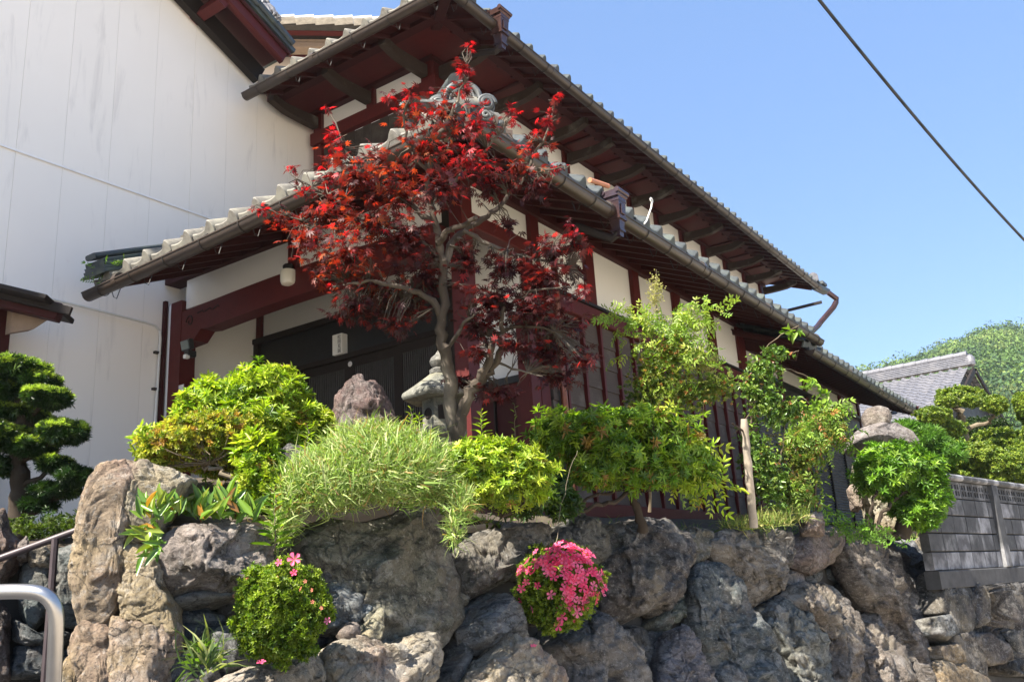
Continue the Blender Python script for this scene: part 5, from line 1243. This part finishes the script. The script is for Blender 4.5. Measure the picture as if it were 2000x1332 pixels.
for (px, py, s, c) in ((575,1092,.027,0),(545,1098,.015,0),(574,1118,.014,1),(640,1212,.015,2),(484,1130,.008,3),(596,1135,.008,3),(610,1152,.008,3),(588,1150,.01,3),(610,1175,.008,3),(458,1163,.008,3),(628,1187,.008,3),(542,1128,.008,3)):
    me = flm[c] if c < 3 else cloud_mesh('flower', [FL[1]], np.zeros((1,3)), np.eye(3)[None], np.ones(1), np.array([(.62,.20,.12)]), M_petal, .1)
    dd = math.sqrt(max(.05, 1-((px-548)/88)**2-((py-1192)/92)**2))*.17
    put_flower(ba, at(px, py, D1-dd-.015), -np.array(FW)+np.array((r.gauss(0,.3), r.gauss(0,.3), .5)), s, me)
for (px, py, off) in ((510,1294,.30),(1042,1262,.36)):
    q = at(px, py, WD(px, py, off)); put_flower(None, q, (-.3,-.3,1), .018, flm[0], 'fallen_flower')
bpy.data.objects['fallen_flower']['label'] = 'fallen pink blossom on the tan boulder at the bottom left'; bpy.data.objects['fallen_flower']['category'] = 'blossom'
bpy.data.objects['fallen_flower.001']['label'] = 'fallen pink blossom on the pale boulder at the bottom middle'; bpy.data.objects['fallen_flower.001']['category'] = 'blossom'

# ---- grass mound (dwarf bamboo)
BL = [blade(1, .085, b_) for b_ in (.25, .6, .95, 1.3)]
L = [(730,920,160,70,4.25,.30),(640,945,95,60,4.1,.25),(830,925,80,62,4.35,.3),(740,868,110,40,4.45,.25),(900,985,26,40,4.15,.1),(888,1040,14,34,4.05,.05),(560,1000,28,60,4.0,.1),(545,1040,14,45,3.9,.05)]
P, Dd = sample_view(L, 17000, .65, .2, 31); rg = np.random.default_rng(31)
d = Dd*.8+np.array((0,0,.9))+rg.normal(0,.6,Dd.shape)
low = (P[:,2] < np.array(at(730, 950, 4.25))[2]).astype(float)
pc = pick_cols(len(P), [(4,(.34,.42,.14)),(4,(.24,.36,.07)),(2.2,(.46,.48,.22)),(1.5,(.15,.25,.05)),(.8,(.42,.26,.10))], 32)
me = cloud_mesh('dwarf_bamboo', BL, P, frames(d), rg.uniform(.036, .076, len(P))*np.where(rg.random(len(P))<.06, 1.6, 1), pc, M_grass, .12)
g = obj('dwarf_bamboo', me, None, None, kind='stuff'); tag(g, 'pale striped dwarf bamboo grass mound spilling over the boulders', 'grass')
# tufts and weeds on the ground, along the top of the wall
P = []; 
for _ in range(5200):
    x = rnd.uniform(2.6, 13.5); y = Yf(x)+abs(rnd.gauss(.05, .28))-.02
    if noise.noise(Vector((x*1.5, y*2, 7))) < -.08 and x < 8: continue
    P.append((x, y, gz(x, y)))
P = np.array(P); d = rg.normal(0,.35,P.shape)+np.array((0,-.15,1))
me = cloud_mesh('weeds', BL+[(t[0]*.8, t[1]) for t in SINGLE], P, frames(d), rg.uniform(.03, .09, len(P)), pick_cols(len(P), [(3,(.14,.22,.04)),(2,(.25,.28,.09)),(2,(.10,.17,.03)),(1,(.30,.22,.09))], 34), M_grass, .15)
tag(obj('weeds', me, None, None, kind='stuff'), 'thin weeds and grass tufts along the top edge of the boulder wall', 'grass')
P = LPO[None] if False else None
P = np.array([tuple(LPO-LPN*rnd.uniform(.1,1.6)+LUV*rnd.uniform(-2.5,.7)) for _ in range(2600)]); P[:,2] = 2.06+.05*rg.random(len(P))
me = cloud_mesh('moss', SMALL, P, frames(rg.normal(0,.4,P.shape)+np.array((0,0,1))), rg.uniform(.012,.03,len(P)), pick_cols(len(P), [(3,(.06,.10,.015)),(2,(.10,.14,.02))], 35), M_grass, .2)
tag(obj('moss', me, None, None, kind='stuff'), 'dark moss and low fern carpet under the clipped conifer', 'moss')

# ---- broad-leaved plants at the corner (each big leaf is a part)
lf = []
for i, c in enumerate(((.16,.27,.035),(.10,.20,.03),(.24,.30,.04),(.44,.22,.03),(.20,.10,.03))):
    v, f = join([leaf6(1, .30, .35, .28, (0,0,0), 0, .0, 0)]); v2 = v.copy()
    lf.append(cloud_mesh('leaf', [(v, f)], np.zeros((1,3)), np.eye(3)[None], np.ones(1), np.array([c]), M_leafg, .08))
r = random.Random(77)
def clump(label, centres, n, ln, base, hang=0):
    p = plant('broadleaf_plant', label, 'plant', base, 'broad-leaved plants beside the corner boulder')
    for i in range(n):
        cx, cyy, D = r.choice(centres); o = at(cx+r.gauss(0, 8), cyy+r.gauss(0, 5), D+r.gauss(0, .04))
        a = r.gauss(0, .55); d = Vector(RT)*math.sin(a)+Vector((0,0,math.cos(a)))-Vector((FW[0],FW[1],0))*r.uniform(-.1,.55)
        if hang: d = Vector(RT)*r.uniform(-1,.6)+Vector((0,0,r.uniform(-.7,.6)))-Vector((FW[0],FW[1],0))*.5
        R = frames_x(np.array([tuple(d)]), np.array([tuple(-Vector((FW[0],FW[1],0))+Vector((r.gauss(0,.5),r.gauss(0,.5),.3)))]))[0]
        s = ln*r.uniform(.65, 1.15); Mx = Matrix([[*R[k], o[k]] for k in range(3)]+[[0,0,0,1]]) @ Matrix.Diagonal((s,s,s,1))
        obj('leaf', r.choices(lf, [5,4,3,.6,.3])[0], None, p, M=Mx)
    return p
clump('clump of upright broad green leaves growing above the purple boulder', [(375,1005,3.75),(400,1000,3.8),(350,990,3.75),(430,1010,3.75),(460,1012,3.75),(490,1010,3.75),(440,985,3.8),(395,1012,3.7)], 110, .105, at(420,1015,3.95))
clump('reddish green leaves sprouting left on the tan corner boulder', [(300,995,3.3),(325,985,3.35),(290,1010,3.3),(340,1000,3.4),(315,1015,3.3)], 44, .09, at(310,1020,3.75))
clump('trailing leaves hanging down between the corner and purple boulders', [(300,1060,3.25),(295,1085,3.25),(310,1040,3.3),(298,1030,3.3),(305,1070,3.25)], 24, .095, at(300,1080,3.5), 1)
# tall weed stems
def weed(x, y, D, h, label, n=16, s=.05, col=LIME, lean=0):
    p = plant('weed', label, 'weed', at(x, y, D), 'tall weeds'); a = at(x, y, D); c = at(x+lean, y-h, D); branch(p, [a, a.lerp(c, .5)+Vector((.01,0,0)), c], .0035, .0015, M_leaf if False else M_bark, 'stem', .003)
    P = []; d = []; rr = random.Random(x)
    for i in range(n):
        t = (i+1)/n; q = a.lerp(c, t); an = i*2.4; P.append(tuple(q)); d.append((math.cos(an), math.sin(an), .35+.6*t))
    me = cloud_mesh('leaf', [join([leaf6(1, .2, .2, .25)])], np.array(P), frames_x(np.array(d), np.array([(0,0,1.)]*n)), np.array([s*(1.3-.8*(i/n)) for i in range(n)]), pick_cols(n, col, 3), M_leaf, .1); obj('leaf', me, None, p, kind='stuff')
weed(940, 862, 4.7, 60, 'pale green weed spike in front of the red screen', 22, .06)
weed(802, 860, 4.5, 62, 'short leafy weed between the lava rock and the lantern', 18, .05)
weed(818, 830, 4.6, 20, 'tiny weed sprout beside the lantern base', 8, .04)
weed(535, 1075, 3.75, 120, 'tall bamboo-like weed left of the big flat boulder', 26, .085, MID)
weed(600, 900, 4.4, 70, 'thin weed stalk beside the small lime azalea', 16, .06)
weed(1005, 880, 5.2, 90, 'thin dark weed in front of the red panelled screen', 12, .05, MID)
weed(400, 1300, 3.0, 45, 'shaded grass weed in the crevice by the corner boulder', 30, .07, MID)
weed(1092, 1105, 4.3, -10, 'dry trailing stalk at the top of the brown boulder', 6, .03, YEL)
pl = plant('dry_stalk', 'thin dry stalk arching over the boulders above the pink azalea', 'weed', at(1088, 1050, 4.4)); branch(pl, [at(1086,1060,4.3), at(1095,1000,4.5), at(1110,930,4.7), at(1128,880,4.8)], .002, .001, M_bark, 'stem', .003)

# ---- big shrub on the right with a leaning trunk
L = [(1140,845,85,32,5.8,.35),(1240,835,90,32,5.9,.35),(1190,890,105,36,5.7,.35),(1300,885,70,40,5.9,.3),(1095,855,45,30,5.7,.25),(1260,925,75,28,5.7,.25),(1340,915,45,30,5.9,.2),(1160,930,45,16,5.6,.15)]
p = plant('azalea_shrub', 'large spreading green azalea before the red battened wall with bare low branches', 'shrub', at(1250, 1030, 5.8), g_az)
foliage(p, L, 5200, ROS, .054, MID, seed=12, updr=.7, lump=.6, shell=.6)
foliage(p, [(1360,930,50,30,5.9,.15),(1390,960,30,14,5.9,.08),(1300,830,60,18,5.9,.1),(1350,880,40,20,5.9,.15)], 120, PIN, .16, LIME, seed=13, updr=.9)
branch(p, [at(1255,1035,5.8), at(1248,1005,5.8), at(1240,970,5.8), at(1262,930,5.8), at(1250,880,5.85)], .036, .015, M_barkd, 'trunk', .008, 1, 10)
branch(p, [at(1125,1005,5.5), at(1165,985,5.55), at(1205,975,5.6), at(1240,955,5.8)], .012, .016, M_barkd, seed=4)
branch(p, [at(1130,985,5.6), at(1165,965,5.6), at(1200,962,5.7), at(1245,940,5.8)], .008, .012, M_barkd, seed=5)
twigs(p, at(1245, 960, 5.8), L, 110, .006, M_barkd, 12)
L = [(1075,965,40,30,5.3,.2),(1100,985,30,25,5.3,.15)]
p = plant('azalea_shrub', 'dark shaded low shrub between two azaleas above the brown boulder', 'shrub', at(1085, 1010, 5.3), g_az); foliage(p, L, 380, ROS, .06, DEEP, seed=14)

# ---- nandinas
def nandina(label, base, stems, L, n, pal, seed, plume, size=.2, small=None):
    p = plant('nandina', label, 'shrub', base, 'feathery nandina shrubs')
    for i, s in enumerate(stems): branch(p, s, .011, .005, M_bark, 'stem', .006, seed+i, 6)
    foliage(p, L, n, PIN, size, pal, M_leaf, seed, .55, .35, .25, .55)
    if small: foliage(p, small, int(n*5), SMALL, .021, [(3,(.16,.22,.03)),(2,(.28,.30,.06)),(2,(.09,.15,.03)),(.6,(.33,.16,.05))], M_leaf, seed+3, .45, .5, .3, .7, name='foliage')
    for pc_ in plume:
        b = foliage(p, pc_, 650, SMALL, .009, [(3,(.50,.47,.20)),(1,(.58,.50,.30))], M_grass, seed+9, .2, .3, 0, 1, .1, 'blossom')
        q = pc_[0]; branch(p, [at(q[0], q[1]+q[3]*1.5, q[4]), at(q[0], q[1]-q[3], q[4])], .004, .002, M_bark, 'stem', .003)
    return p
nandina('tall feathery nandina with a cream flower plume before the white bays', at(1280, 1000, 6.6), [[at(1268,1000,6.6), at(1268,850,6.6), at(1275,700,6.6), at(1285,620,6.6)], [at(1270,1000,6.6), at(1265,760,6.6), at(1240,640,6.6)], [at(1372,960,6.7), at(1372,820,6.7), at(1375,760,6.7)]],
    [(1350,620,55,22,6.6,.2),(1290,640,90,30,6.6,.3),(1245,620,40,25,6.6,.2),(1190,615,32,14,6.5,.1),(1320,700,100,30,6.6,.3),(1385,600,30,20,6.6,.1),(1400,750,50,25,6.7,.2),(1340,650,50,40,6.6,.2),(1300,750,60,50,6.6,.2)],
    480, [(4,(.30,.41,.06)),(3,(.20,.32,.04)),(2,(.38,.43,.08))], 60,
    [[(1282,560,16,34,6.55,.06),(1278,585,14,30,6.55,.05)], [(1378,715,18,18,6.65,.05),(1392,700,12,10,6.65,.04)], [(1362,860,16,12,6.5,.04),(1370,850,8,8,6.5,.03)]], .105,
    [(1310,690,75,32,6.6,.25),(1275,740,55,55,6.6,.25),(1260,790,50,40,6.6,.2),(1390,760,60,30,6.7,.2),(1340,770,45,45,6.6,.2)])
nandina('second nandina with bronze tinted leaves left of the stone tower', at(1590, 1030, 9), [[at(1590,1020,9), at(1595,900,9), at(1610,820,9)], [at(1560,1020,8.8), at(1550,900,8.8), at(1580,840,8.8)]],
    [(1590,835,50,32,9,.3),(1632,850,36,22,9,.2),(1570,870,50,35,8.8,.3),(1620,815,28,18,9,.2),(1560,960,50,45,8.7,.2),(1640,790,20,10,9,.1)],
    520, [(4,(.23,.34,.05)),(3,(.14,.25,.035)),(1.2,(.32,.25,.07)),(.4,(.40,.18,.06))], 70, [], .14,
    [(1590,855,50,36,9,.3),(1560,900,55,50,8.8,.3),(1550,970,45,40,8.7,.2),(1500,900,20,60,8.5,.1)])
# ---- climbing shrub with arching shoots
p = plant('climbing_shrub', 'tangled climbing shrub with long arching shoots behind the peeled log', 'shrub', at(1500, 1030, 8))
L = [(1490,720,32,30,8,.15),(1500,790,35,45,8,.2),(1520,690,30,14,8,.1),(1470,880,22,60,8,.2),(1500,930,35,70,8,.2),(1545,800,30,25,8,.15),(1465,760,20,25,8,.1)]
foliage(p, L, 2600, SINGLE, .055, [(4,(.13,.23,.04)),(3,(.08,.15,.03)),(1.5,(.24,.33,.05)),(.3,(.35,.14,.06))], M_leafg, 21, .4, .5, .6, .7)
foliage(p, L, 900, SMALL, .035, [(4,(.11,.20,.03)),(2,(.2,.28,.05))], M_leaf, 22, .4, .5, .4, .7)
for i, s in enumerate(([(1490,1010),(1510,930),(1530,870),(1532,830)], [(1475,1015),(1468,900),(1470,800),(1490,740),(1480,700)], [(1468,790),(1500,740),(1535,720),(1575,735),(1590,755)], [(1485,690),(1510,665),(1540,645),(1560,635)], [(1520,690),(1545,688),(1560,684)], [(1470,800),(1440,840),(1432,850)], [(1540,790),(1560,775),(1585,790),(1600,800)])):
    branch(p, [at(x, y, 8) for x, y in s], .012 if i < 2 else .004, .003, M_bark, 'stem', .006, i, 6)
for L2, nn in (([(1548,650,20,8,8,.03)], 14), ([(1580,748,22,12,8,.04)], 26), ([(1590,795,26,16,8,.08)], 40), ([(1610,770,14,8,8,.03)], 12)): foliage(p, L2, nn, SINGLE, .085, [(3,(.22,.34,.04)),(1,(.14,.25,.03))], M_leaf, 23, .3, .2, .5, .6, name='leaf')
# ---- round shrub before the tower
L = [(1760,920,70,45,9.3,.35),(1790,960,60,50,9.3,.3),(1720,930,45,40,9.2,.3),(1800,930,40,40,9.3,.25),(1745,890,45,25,9.3,.25),(1790,1000,45,30,9.2,.25)]
p = plant('azalea_shrub', 'rounded bright azalea in front of the stacked stone tower', 'shrub', at(1770, 1045, 9.3), g_az); foliage(p, L, 4600, ROS, .072, [(4,(.16,.31,.025)),(3,(.10,.22,.02)),(2,(.24,.38,.04)),(1,(.05,.11,.015))], seed=15, updr=.8, lump=.3)
branch(p, [at(1760,1050,9.2), at(1770,1010,9.2), at(1778,985,9.25), at(1765,940,9.3)], .09, .04, M_barkd, 'trunk', .01, 3, 10); branch(p, [at(1698,1030,9), at(1702,985,9), at(1720,950,9.1), at(1745,925,9.2)], .016, .012, M_barkd, seed=6); branch(p, [at(1712,1040,9), at(1725,1000,9), at(1755,970,9.1), at(1790,950,9.2)], .022, .014, M_barkd, seed=7)
p = plant('stump', 'dark upright stump at the left end of the block wall', 'stump', at(1822, 1055, 9.9)); b = MB(); a = at(1822, 1055, 9.9); b.tube([a, a+Vector((0,0,.25)), a+Vector((0,0,.5))], [.11,.10,.10], 10); obj('trunk', b, M_barkd, p, True)
# fern patch in front
foliage_fern = foliage(plant('fern_patch', 'light green fern fronds draping over the boulders right of the round boulder', 'fern', at(1730, 1050, 8.4)), [(1660,1030,35,14,8.5,.15),(1730,1048,40,14,8.3,.15),(1620,1020,30,16,8.6,.2),(1690,1040,30,16,8.4,.2)], 100, PIN, .12, [(3,(.16,.30,.04)),(2,(.11,.22,.03))], seed=24)
foliage(plant('wild_grass', 'yellowish grass tufts around the foot of the peeled log', 'grass', at(1480, 1030, 7.4)), [(1440,1030,40,8,7.4,.2),(1500,1020,40,12,7.6,.2),(1540,1010,40,14,8,.2)], 900, BL, .10, [(3,(.22,.28,.06)),(2,(.32,.30,.10)),(1,(.12,.2,.03))], M_grass, seed=25, updr=1.4)

# ---- cloud-pruned pines on the right
def cloudpine(label, pads, D, trunk, base, seed, n=1900, col=None, size=.034):
    p = plant('cloud_pruned_tree', label, 'tree', base, 'cloud-pruned trees behind the block wall')
    for i, (px, py, rx, ry) in enumerate(pads):
        foliage(p, [(px, py, rx, ry, D+random.Random(i+seed).uniform(-.5,.5), pm(rx, D)*.8)], int(n*(rx*ry/800.)**.7)+200, SMALL, size, col or [(4,(.20,.28,.04)),(3,(.11,.18,.03)),(3,(.32,.39,.06))], M_leafg, seed+i, .78, .22, .9, .35, name='foliage')
    for i, t in enumerate(trunk): branch(p, [at(x, y, D) for x, y in t], .09 if i == 0 else .045, .04 if i == 0 else .025, M_bark, 'trunk' if i == 0 else 'branch', .02, seed+i, 8)
cloudpine('cloud-pruned tree with a high mushroom pad in front of the silver roof', [(1877,775,46,17),(1850,785,20,10),(1900,784,20,10),(1943,790,22,17),(1948,858,50,20),(1975,865,35,18)], 15, [[(1862,925),(1868,885),(1885,845),(1876,815),(1868,795),(1872,780)], [(1884,842),(1905,832),(1930,824),(1942,805)], [(1875,870),(1860,862),(1850,858)]], at(1862, 925, 15), 70)
cloudpine('low cloud-pruned tree with yellow green pads beside the stone tower', [(1823,811,32,14),(1838,840,45,19),(1800,858,38,16),(1790,880,30,14)], 13.5, [[(1820,905),(1815,870),(1822,830)]], at(1820, 905, 13.5), 80)
cloudpine('broad clipped pads spreading above the block wall', [(1912,890,42,26),(1965,905,40,24),(1880,930,42,18),(1950,940,50,16),(1995,930,30,14),(1900,950,50,12),(2010,885,40,22)], 13.5, [[(1925,965),(1920,930),(1912,900)], [(1920,930),(1890,925),(1850,915)]], at(1925, 965, 13.5), 90)
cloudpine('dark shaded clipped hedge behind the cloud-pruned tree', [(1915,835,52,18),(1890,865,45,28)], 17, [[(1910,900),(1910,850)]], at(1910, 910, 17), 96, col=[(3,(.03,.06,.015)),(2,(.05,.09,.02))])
cloudpine('tree leaning in at the right margin', [(1998,790,18,22),(2020,810,30,20),(2030,850,30,25)], 15, [[(2040,900),(2020,830),(1995,815)]], at(2040, 900, 15), 98)
foliage(plant('juniper', 'feathery bright green juniper right of the stone cap', 'shrub', at(1800, 905, 11.5)), [(1800,860,45,20,11.5,.3),(1770,840,22,12,11.5,.15),(1830,885,50,20,11.5,.3),(1790,890,30,20,11.5,.2)], 1600, NEED, .085, [(3,(.11,.24,.035)),(2,(.16,.30,.05))], seed=26, updr=.9)
foliage(plant('hedge', 'mixed green undergrowth filling behind the block wall', 'hedge', at(1900, 960, 14.5)), [(1850,930,60,40,14.5,.6),(1920,955,80,30,14.5,.6),(1990,955,60,30,14.5,.6),(1860,900,60,25,15,.6),(1960,900,60,40,15.5,.6)], 3600, ROS, .12, MID, seed=27)

# ---- clipped podocarpus at the left
p = plant('podocarpus_tree', 'cloud-pruned dark conifer with fresh light tips before the white wall', 'tree', at(35, 1040, 5.6))
D = 5.6
L = [(35,728,48,22,D,.2),(80,750,26,16,D,.15),(18,768,34,12,D,.15),(92,778,34,13,D-.1,.15),(32,812,50,13,D+.1,.2),(15,856,44,20,D,.2),(66,876,30,13,D,.18),(125,846,36,17,D-.1,.16),(108,908,26,8,D,.12),(10,912,22,11,D,.15),(152,930,34,10,D-.1,.12),(112,958,38,9,D,.15),(75,985,24,8,D,.12)]
foliage(p, L, 4600, NEED, .042, [(5,(.020,.050,.012)),(3,(.035,.075,.018)),(1,(.08,.13,.03))], M_leafg, 41, .75, .2, .7, .4)
P, Dd = sample_view([b_ for b_ in L[:9]], 5200, .97, .2, 42); k = (Dd[:,2] > .2); P, Dd = P[k], Dd[k]; rg = np.random.default_rng(43)
sel = rg.random(len(P)) < .55; P, Dd = P[sel], Dd[sel]
me = cloud_mesh('new_shoots', NEED, P+np.array((0,0,.012)), frames(Dd+np.array((0,0,1.))+rg.normal(0,.25,Dd.shape)), .032*rg.uniform(.7,1.2,len(P)), pick_cols(len(P), [(3,(.42,.52,.10)),(2,(.30,.42,.07))], 44), M_leaf, .1); obj('new_shoots', me, None, p, kind='stuff')
branch(p, [at(38,1045,D), at(36,1000,D), at(40,940,D), at(30,880,D), at(42,820,D), at(38,760,D)], .075, .03, M_barkd, 'trunk', .01, 1, 12)
for i, s in enumerate(([(45,1010),(90,985),(140,950),(160,935)], [(40,950),(80,930),(115,905)], [(38,900),(80,880),(125,850)], [(38,850),(70,800),(100,780)], [(38,900),(15,905)], [(60,1015),(40,1040)])): branch(p, [at(x, y, D) for x, y in s], .022, .010, M_barkd, seed=i)
foliage(plant('fern', 'dark fern and seedlings at the foot of the clipped conifer', 'fern', at(90, 1030, 5.4)), [(95,1020,40,10,5.4,.2),(145,1012,8,16,5.3,.06)], 40, PIN, .10, [(3,(.04,.075,.015)),(1,(.07,.10,.02))], seed=45)
foliage(plant('roof_fern', 'bright fern growing on the slate verge of the lower roof', 'fern', at(240, 520, 8.0)), [(240,515,28,10,8.0,.1),(190,540,10,22,7.9,.08),(215,525,30,6,8.0,.1)], 26, PIN, .11, [(3,(.14,.26,.04)),(1,(.2,.3,.05))], seed=46)
foliage(plant('wild_grass', 'pale grass weed in the dark crevice beside the corner boulder', 'grass', at(400, 1320, 3.0)), [(400,1300,30,25,2.95,.06)], 60, BL, .13, [(3,(.09,.14,.04)),(1,(.30,.32,.12))], M_grass, seed=47, updr=1.2)

# ================================================================== RED MAPLE
mp = plant('red_maple', 'red Japanese maple with a pale twisting trunk before the porch corner', 'tree', at(890, 875, 4.95))
MD = 4.95
A = lambda x, y, D=MD: at(x, y, D)
branch(mp, [A(893,900), A(890,855), A(880,790), A(876,730), A(868,680), A(862,630), A(866,560), A(862,500), A(852,450), A(842,400), A(834,360), A(838,320)], .046, .010, M_bark2, 'trunk', .006, 3, 14)
br = [([(893,860),(905,800),(925,755),(940,735),(955,700),(962,660)], .040, .016), ([(935,745),(960,725),(975,690),(978,650),(985,600)], .026, .010), ([(865,560),(880,480),(905,450),(940,430),(975,400),(1010,360),(1050,330)], .024, .008),
      ([(858,480),(872,455),(900,440),(930,425)], .02, .012), ([(866,620),(830,580),(780,560),(720,550),(650,560)], .022, .006), ([(862,520),(820,470),(760,440),(700,430),(620,440),(560,440)], .022, .005), ([(850,440),(800,400),(740,360),(690,320),(655,260)], .018, .004),
      ([(838,340),(850,280),(880,220),(905,160),(918,100)], .014, .003), ([(838,340),(800,290),(790,230),(800,190)], .012, .003), ([(842,400),(900,340),(950,290),(1000,230)], .014, .003), ([(1010,360),(1040,310),(1075,240),(1090,180)], .010, .003),
      ([(962,660),(1000,640),(1050,640),(1110,650)], .014, .004), ([(905,450),(960,480),(1020,500),(1080,510),(1140,540)], .014, .004), ([(955,700),(1000,720),(1060,735)], .010, .003), ([(985,600),(1040,570),(1100,560)], .010, .003), ([(700,430),(640,380),(580,350),(555,325)], .008, .002), ([(870,690),(900,640),(930,610)], .014, .006), ([(620,440),(560,420),(500,405)], .006, .002), ([(1050,330),(1090,330),(1115,322)], .006, .002)]
for i, (s, r0, r1) in enumerate(br):
    rr = random.Random(i); D0 = MD; P = []
    dd = rr.uniform(-.35, .35) if i > 1 else -.12
    for k, (x, y) in enumerate(s): P.append(at(x, y, MD+dd*k/(len(s)-1)))
    branch(mp, P, r0, r1, M_bark2, 'branch', .008, i+10, 9)
#      px   py  rx  ry  dD   rd  weight kind (0 orange-red, 1 crimson tip, 2 purple)
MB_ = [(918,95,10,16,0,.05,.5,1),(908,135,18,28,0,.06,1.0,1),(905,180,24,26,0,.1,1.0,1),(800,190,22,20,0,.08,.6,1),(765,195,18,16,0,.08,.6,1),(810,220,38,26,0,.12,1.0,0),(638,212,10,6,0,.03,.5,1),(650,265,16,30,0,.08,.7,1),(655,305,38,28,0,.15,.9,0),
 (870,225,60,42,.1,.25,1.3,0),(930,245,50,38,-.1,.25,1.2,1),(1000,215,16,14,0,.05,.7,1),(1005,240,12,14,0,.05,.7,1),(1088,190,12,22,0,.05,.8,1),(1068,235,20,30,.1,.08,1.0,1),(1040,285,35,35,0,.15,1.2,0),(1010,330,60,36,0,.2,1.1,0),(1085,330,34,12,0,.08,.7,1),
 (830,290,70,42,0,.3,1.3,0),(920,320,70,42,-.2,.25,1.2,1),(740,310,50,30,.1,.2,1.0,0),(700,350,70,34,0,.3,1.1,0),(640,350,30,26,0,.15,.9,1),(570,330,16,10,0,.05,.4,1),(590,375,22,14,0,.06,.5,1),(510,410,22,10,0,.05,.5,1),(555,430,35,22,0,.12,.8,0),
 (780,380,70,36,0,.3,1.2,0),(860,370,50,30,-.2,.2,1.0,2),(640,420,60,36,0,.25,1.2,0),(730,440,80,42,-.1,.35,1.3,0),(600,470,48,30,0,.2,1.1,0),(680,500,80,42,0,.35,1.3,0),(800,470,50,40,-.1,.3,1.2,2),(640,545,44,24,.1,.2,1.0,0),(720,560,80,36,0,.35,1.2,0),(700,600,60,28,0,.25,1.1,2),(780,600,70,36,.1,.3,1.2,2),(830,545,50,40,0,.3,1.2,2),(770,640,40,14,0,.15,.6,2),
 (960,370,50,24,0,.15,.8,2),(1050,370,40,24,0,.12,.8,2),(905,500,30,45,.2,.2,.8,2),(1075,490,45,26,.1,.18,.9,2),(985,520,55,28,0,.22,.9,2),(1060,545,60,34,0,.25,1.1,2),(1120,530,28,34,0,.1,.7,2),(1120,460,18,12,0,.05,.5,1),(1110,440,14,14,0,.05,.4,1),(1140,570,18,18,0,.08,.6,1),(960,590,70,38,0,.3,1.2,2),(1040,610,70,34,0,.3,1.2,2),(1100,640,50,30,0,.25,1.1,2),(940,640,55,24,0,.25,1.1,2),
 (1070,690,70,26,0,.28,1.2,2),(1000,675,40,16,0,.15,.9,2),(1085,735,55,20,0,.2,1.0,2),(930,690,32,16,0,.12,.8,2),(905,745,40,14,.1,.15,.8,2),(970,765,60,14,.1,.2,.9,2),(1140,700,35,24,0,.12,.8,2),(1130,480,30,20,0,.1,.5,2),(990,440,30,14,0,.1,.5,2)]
PALM = [palmate(1, s) for s in range(6)]
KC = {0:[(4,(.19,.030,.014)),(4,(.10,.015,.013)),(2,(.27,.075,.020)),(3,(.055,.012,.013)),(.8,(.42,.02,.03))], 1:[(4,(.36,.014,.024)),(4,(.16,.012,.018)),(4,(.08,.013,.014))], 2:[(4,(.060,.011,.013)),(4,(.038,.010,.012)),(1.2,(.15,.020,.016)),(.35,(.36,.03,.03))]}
allP = []; allD = []; allC = []; allS = []
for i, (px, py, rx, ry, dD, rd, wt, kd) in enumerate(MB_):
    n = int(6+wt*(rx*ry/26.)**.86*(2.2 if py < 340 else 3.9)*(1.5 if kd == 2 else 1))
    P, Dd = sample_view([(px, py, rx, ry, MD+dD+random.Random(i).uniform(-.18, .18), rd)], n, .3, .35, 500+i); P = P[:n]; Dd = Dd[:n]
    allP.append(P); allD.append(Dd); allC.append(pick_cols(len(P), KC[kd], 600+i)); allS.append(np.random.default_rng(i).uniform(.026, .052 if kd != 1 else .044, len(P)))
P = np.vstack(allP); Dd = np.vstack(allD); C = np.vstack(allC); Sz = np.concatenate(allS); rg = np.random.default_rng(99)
xd = Dd*np.array((1,1,.35))+rg.normal(0,.45,Dd.shape)+np.array((0,0,-.22)); upd = rg.normal(0,.42,Dd.shape)+np.array((0,0,1))+.2*np.array((SUN.x,SUN.y,0)); Rm = frames_x(xd, upd)
dep = (P-EYE) @ FW; order = np.argsort(dep)
near = order[:300]; rest = order[300:]
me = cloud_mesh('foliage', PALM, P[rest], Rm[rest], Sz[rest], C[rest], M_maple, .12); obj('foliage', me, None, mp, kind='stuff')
tones = {}
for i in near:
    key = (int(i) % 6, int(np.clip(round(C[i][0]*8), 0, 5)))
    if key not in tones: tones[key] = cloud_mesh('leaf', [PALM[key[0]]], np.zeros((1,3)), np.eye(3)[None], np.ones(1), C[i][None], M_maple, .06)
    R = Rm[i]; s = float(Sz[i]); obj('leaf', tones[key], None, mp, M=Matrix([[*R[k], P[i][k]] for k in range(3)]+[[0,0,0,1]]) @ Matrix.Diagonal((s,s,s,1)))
# twigs from the nearest branch point to leaves
bp = []
for s, r0, r1 in br:
    for (x, y), (x2, y2) in zip(s, s[1:]):
        for t in (0, .5): bp.append(at(x+(x2-x)*t, y+(y2-y)*t, MD))
b = MB(); rr = random.Random(3)
for i in range(0, len(P), 3):
    p_ = Vector(P[i]); q = min(bp, key=lambda v: (v-p_).length_squared)
    if (q-p_).length < .75: b.tube([q, q.lerp(p_, .5)+Vector((rr.gauss(0,.02), rr.gauss(0,.02), .02)), p_], [.0035, .0022, .001], 4, False)
obj('twig', b, M_bark2, mp, True, 'stuff')
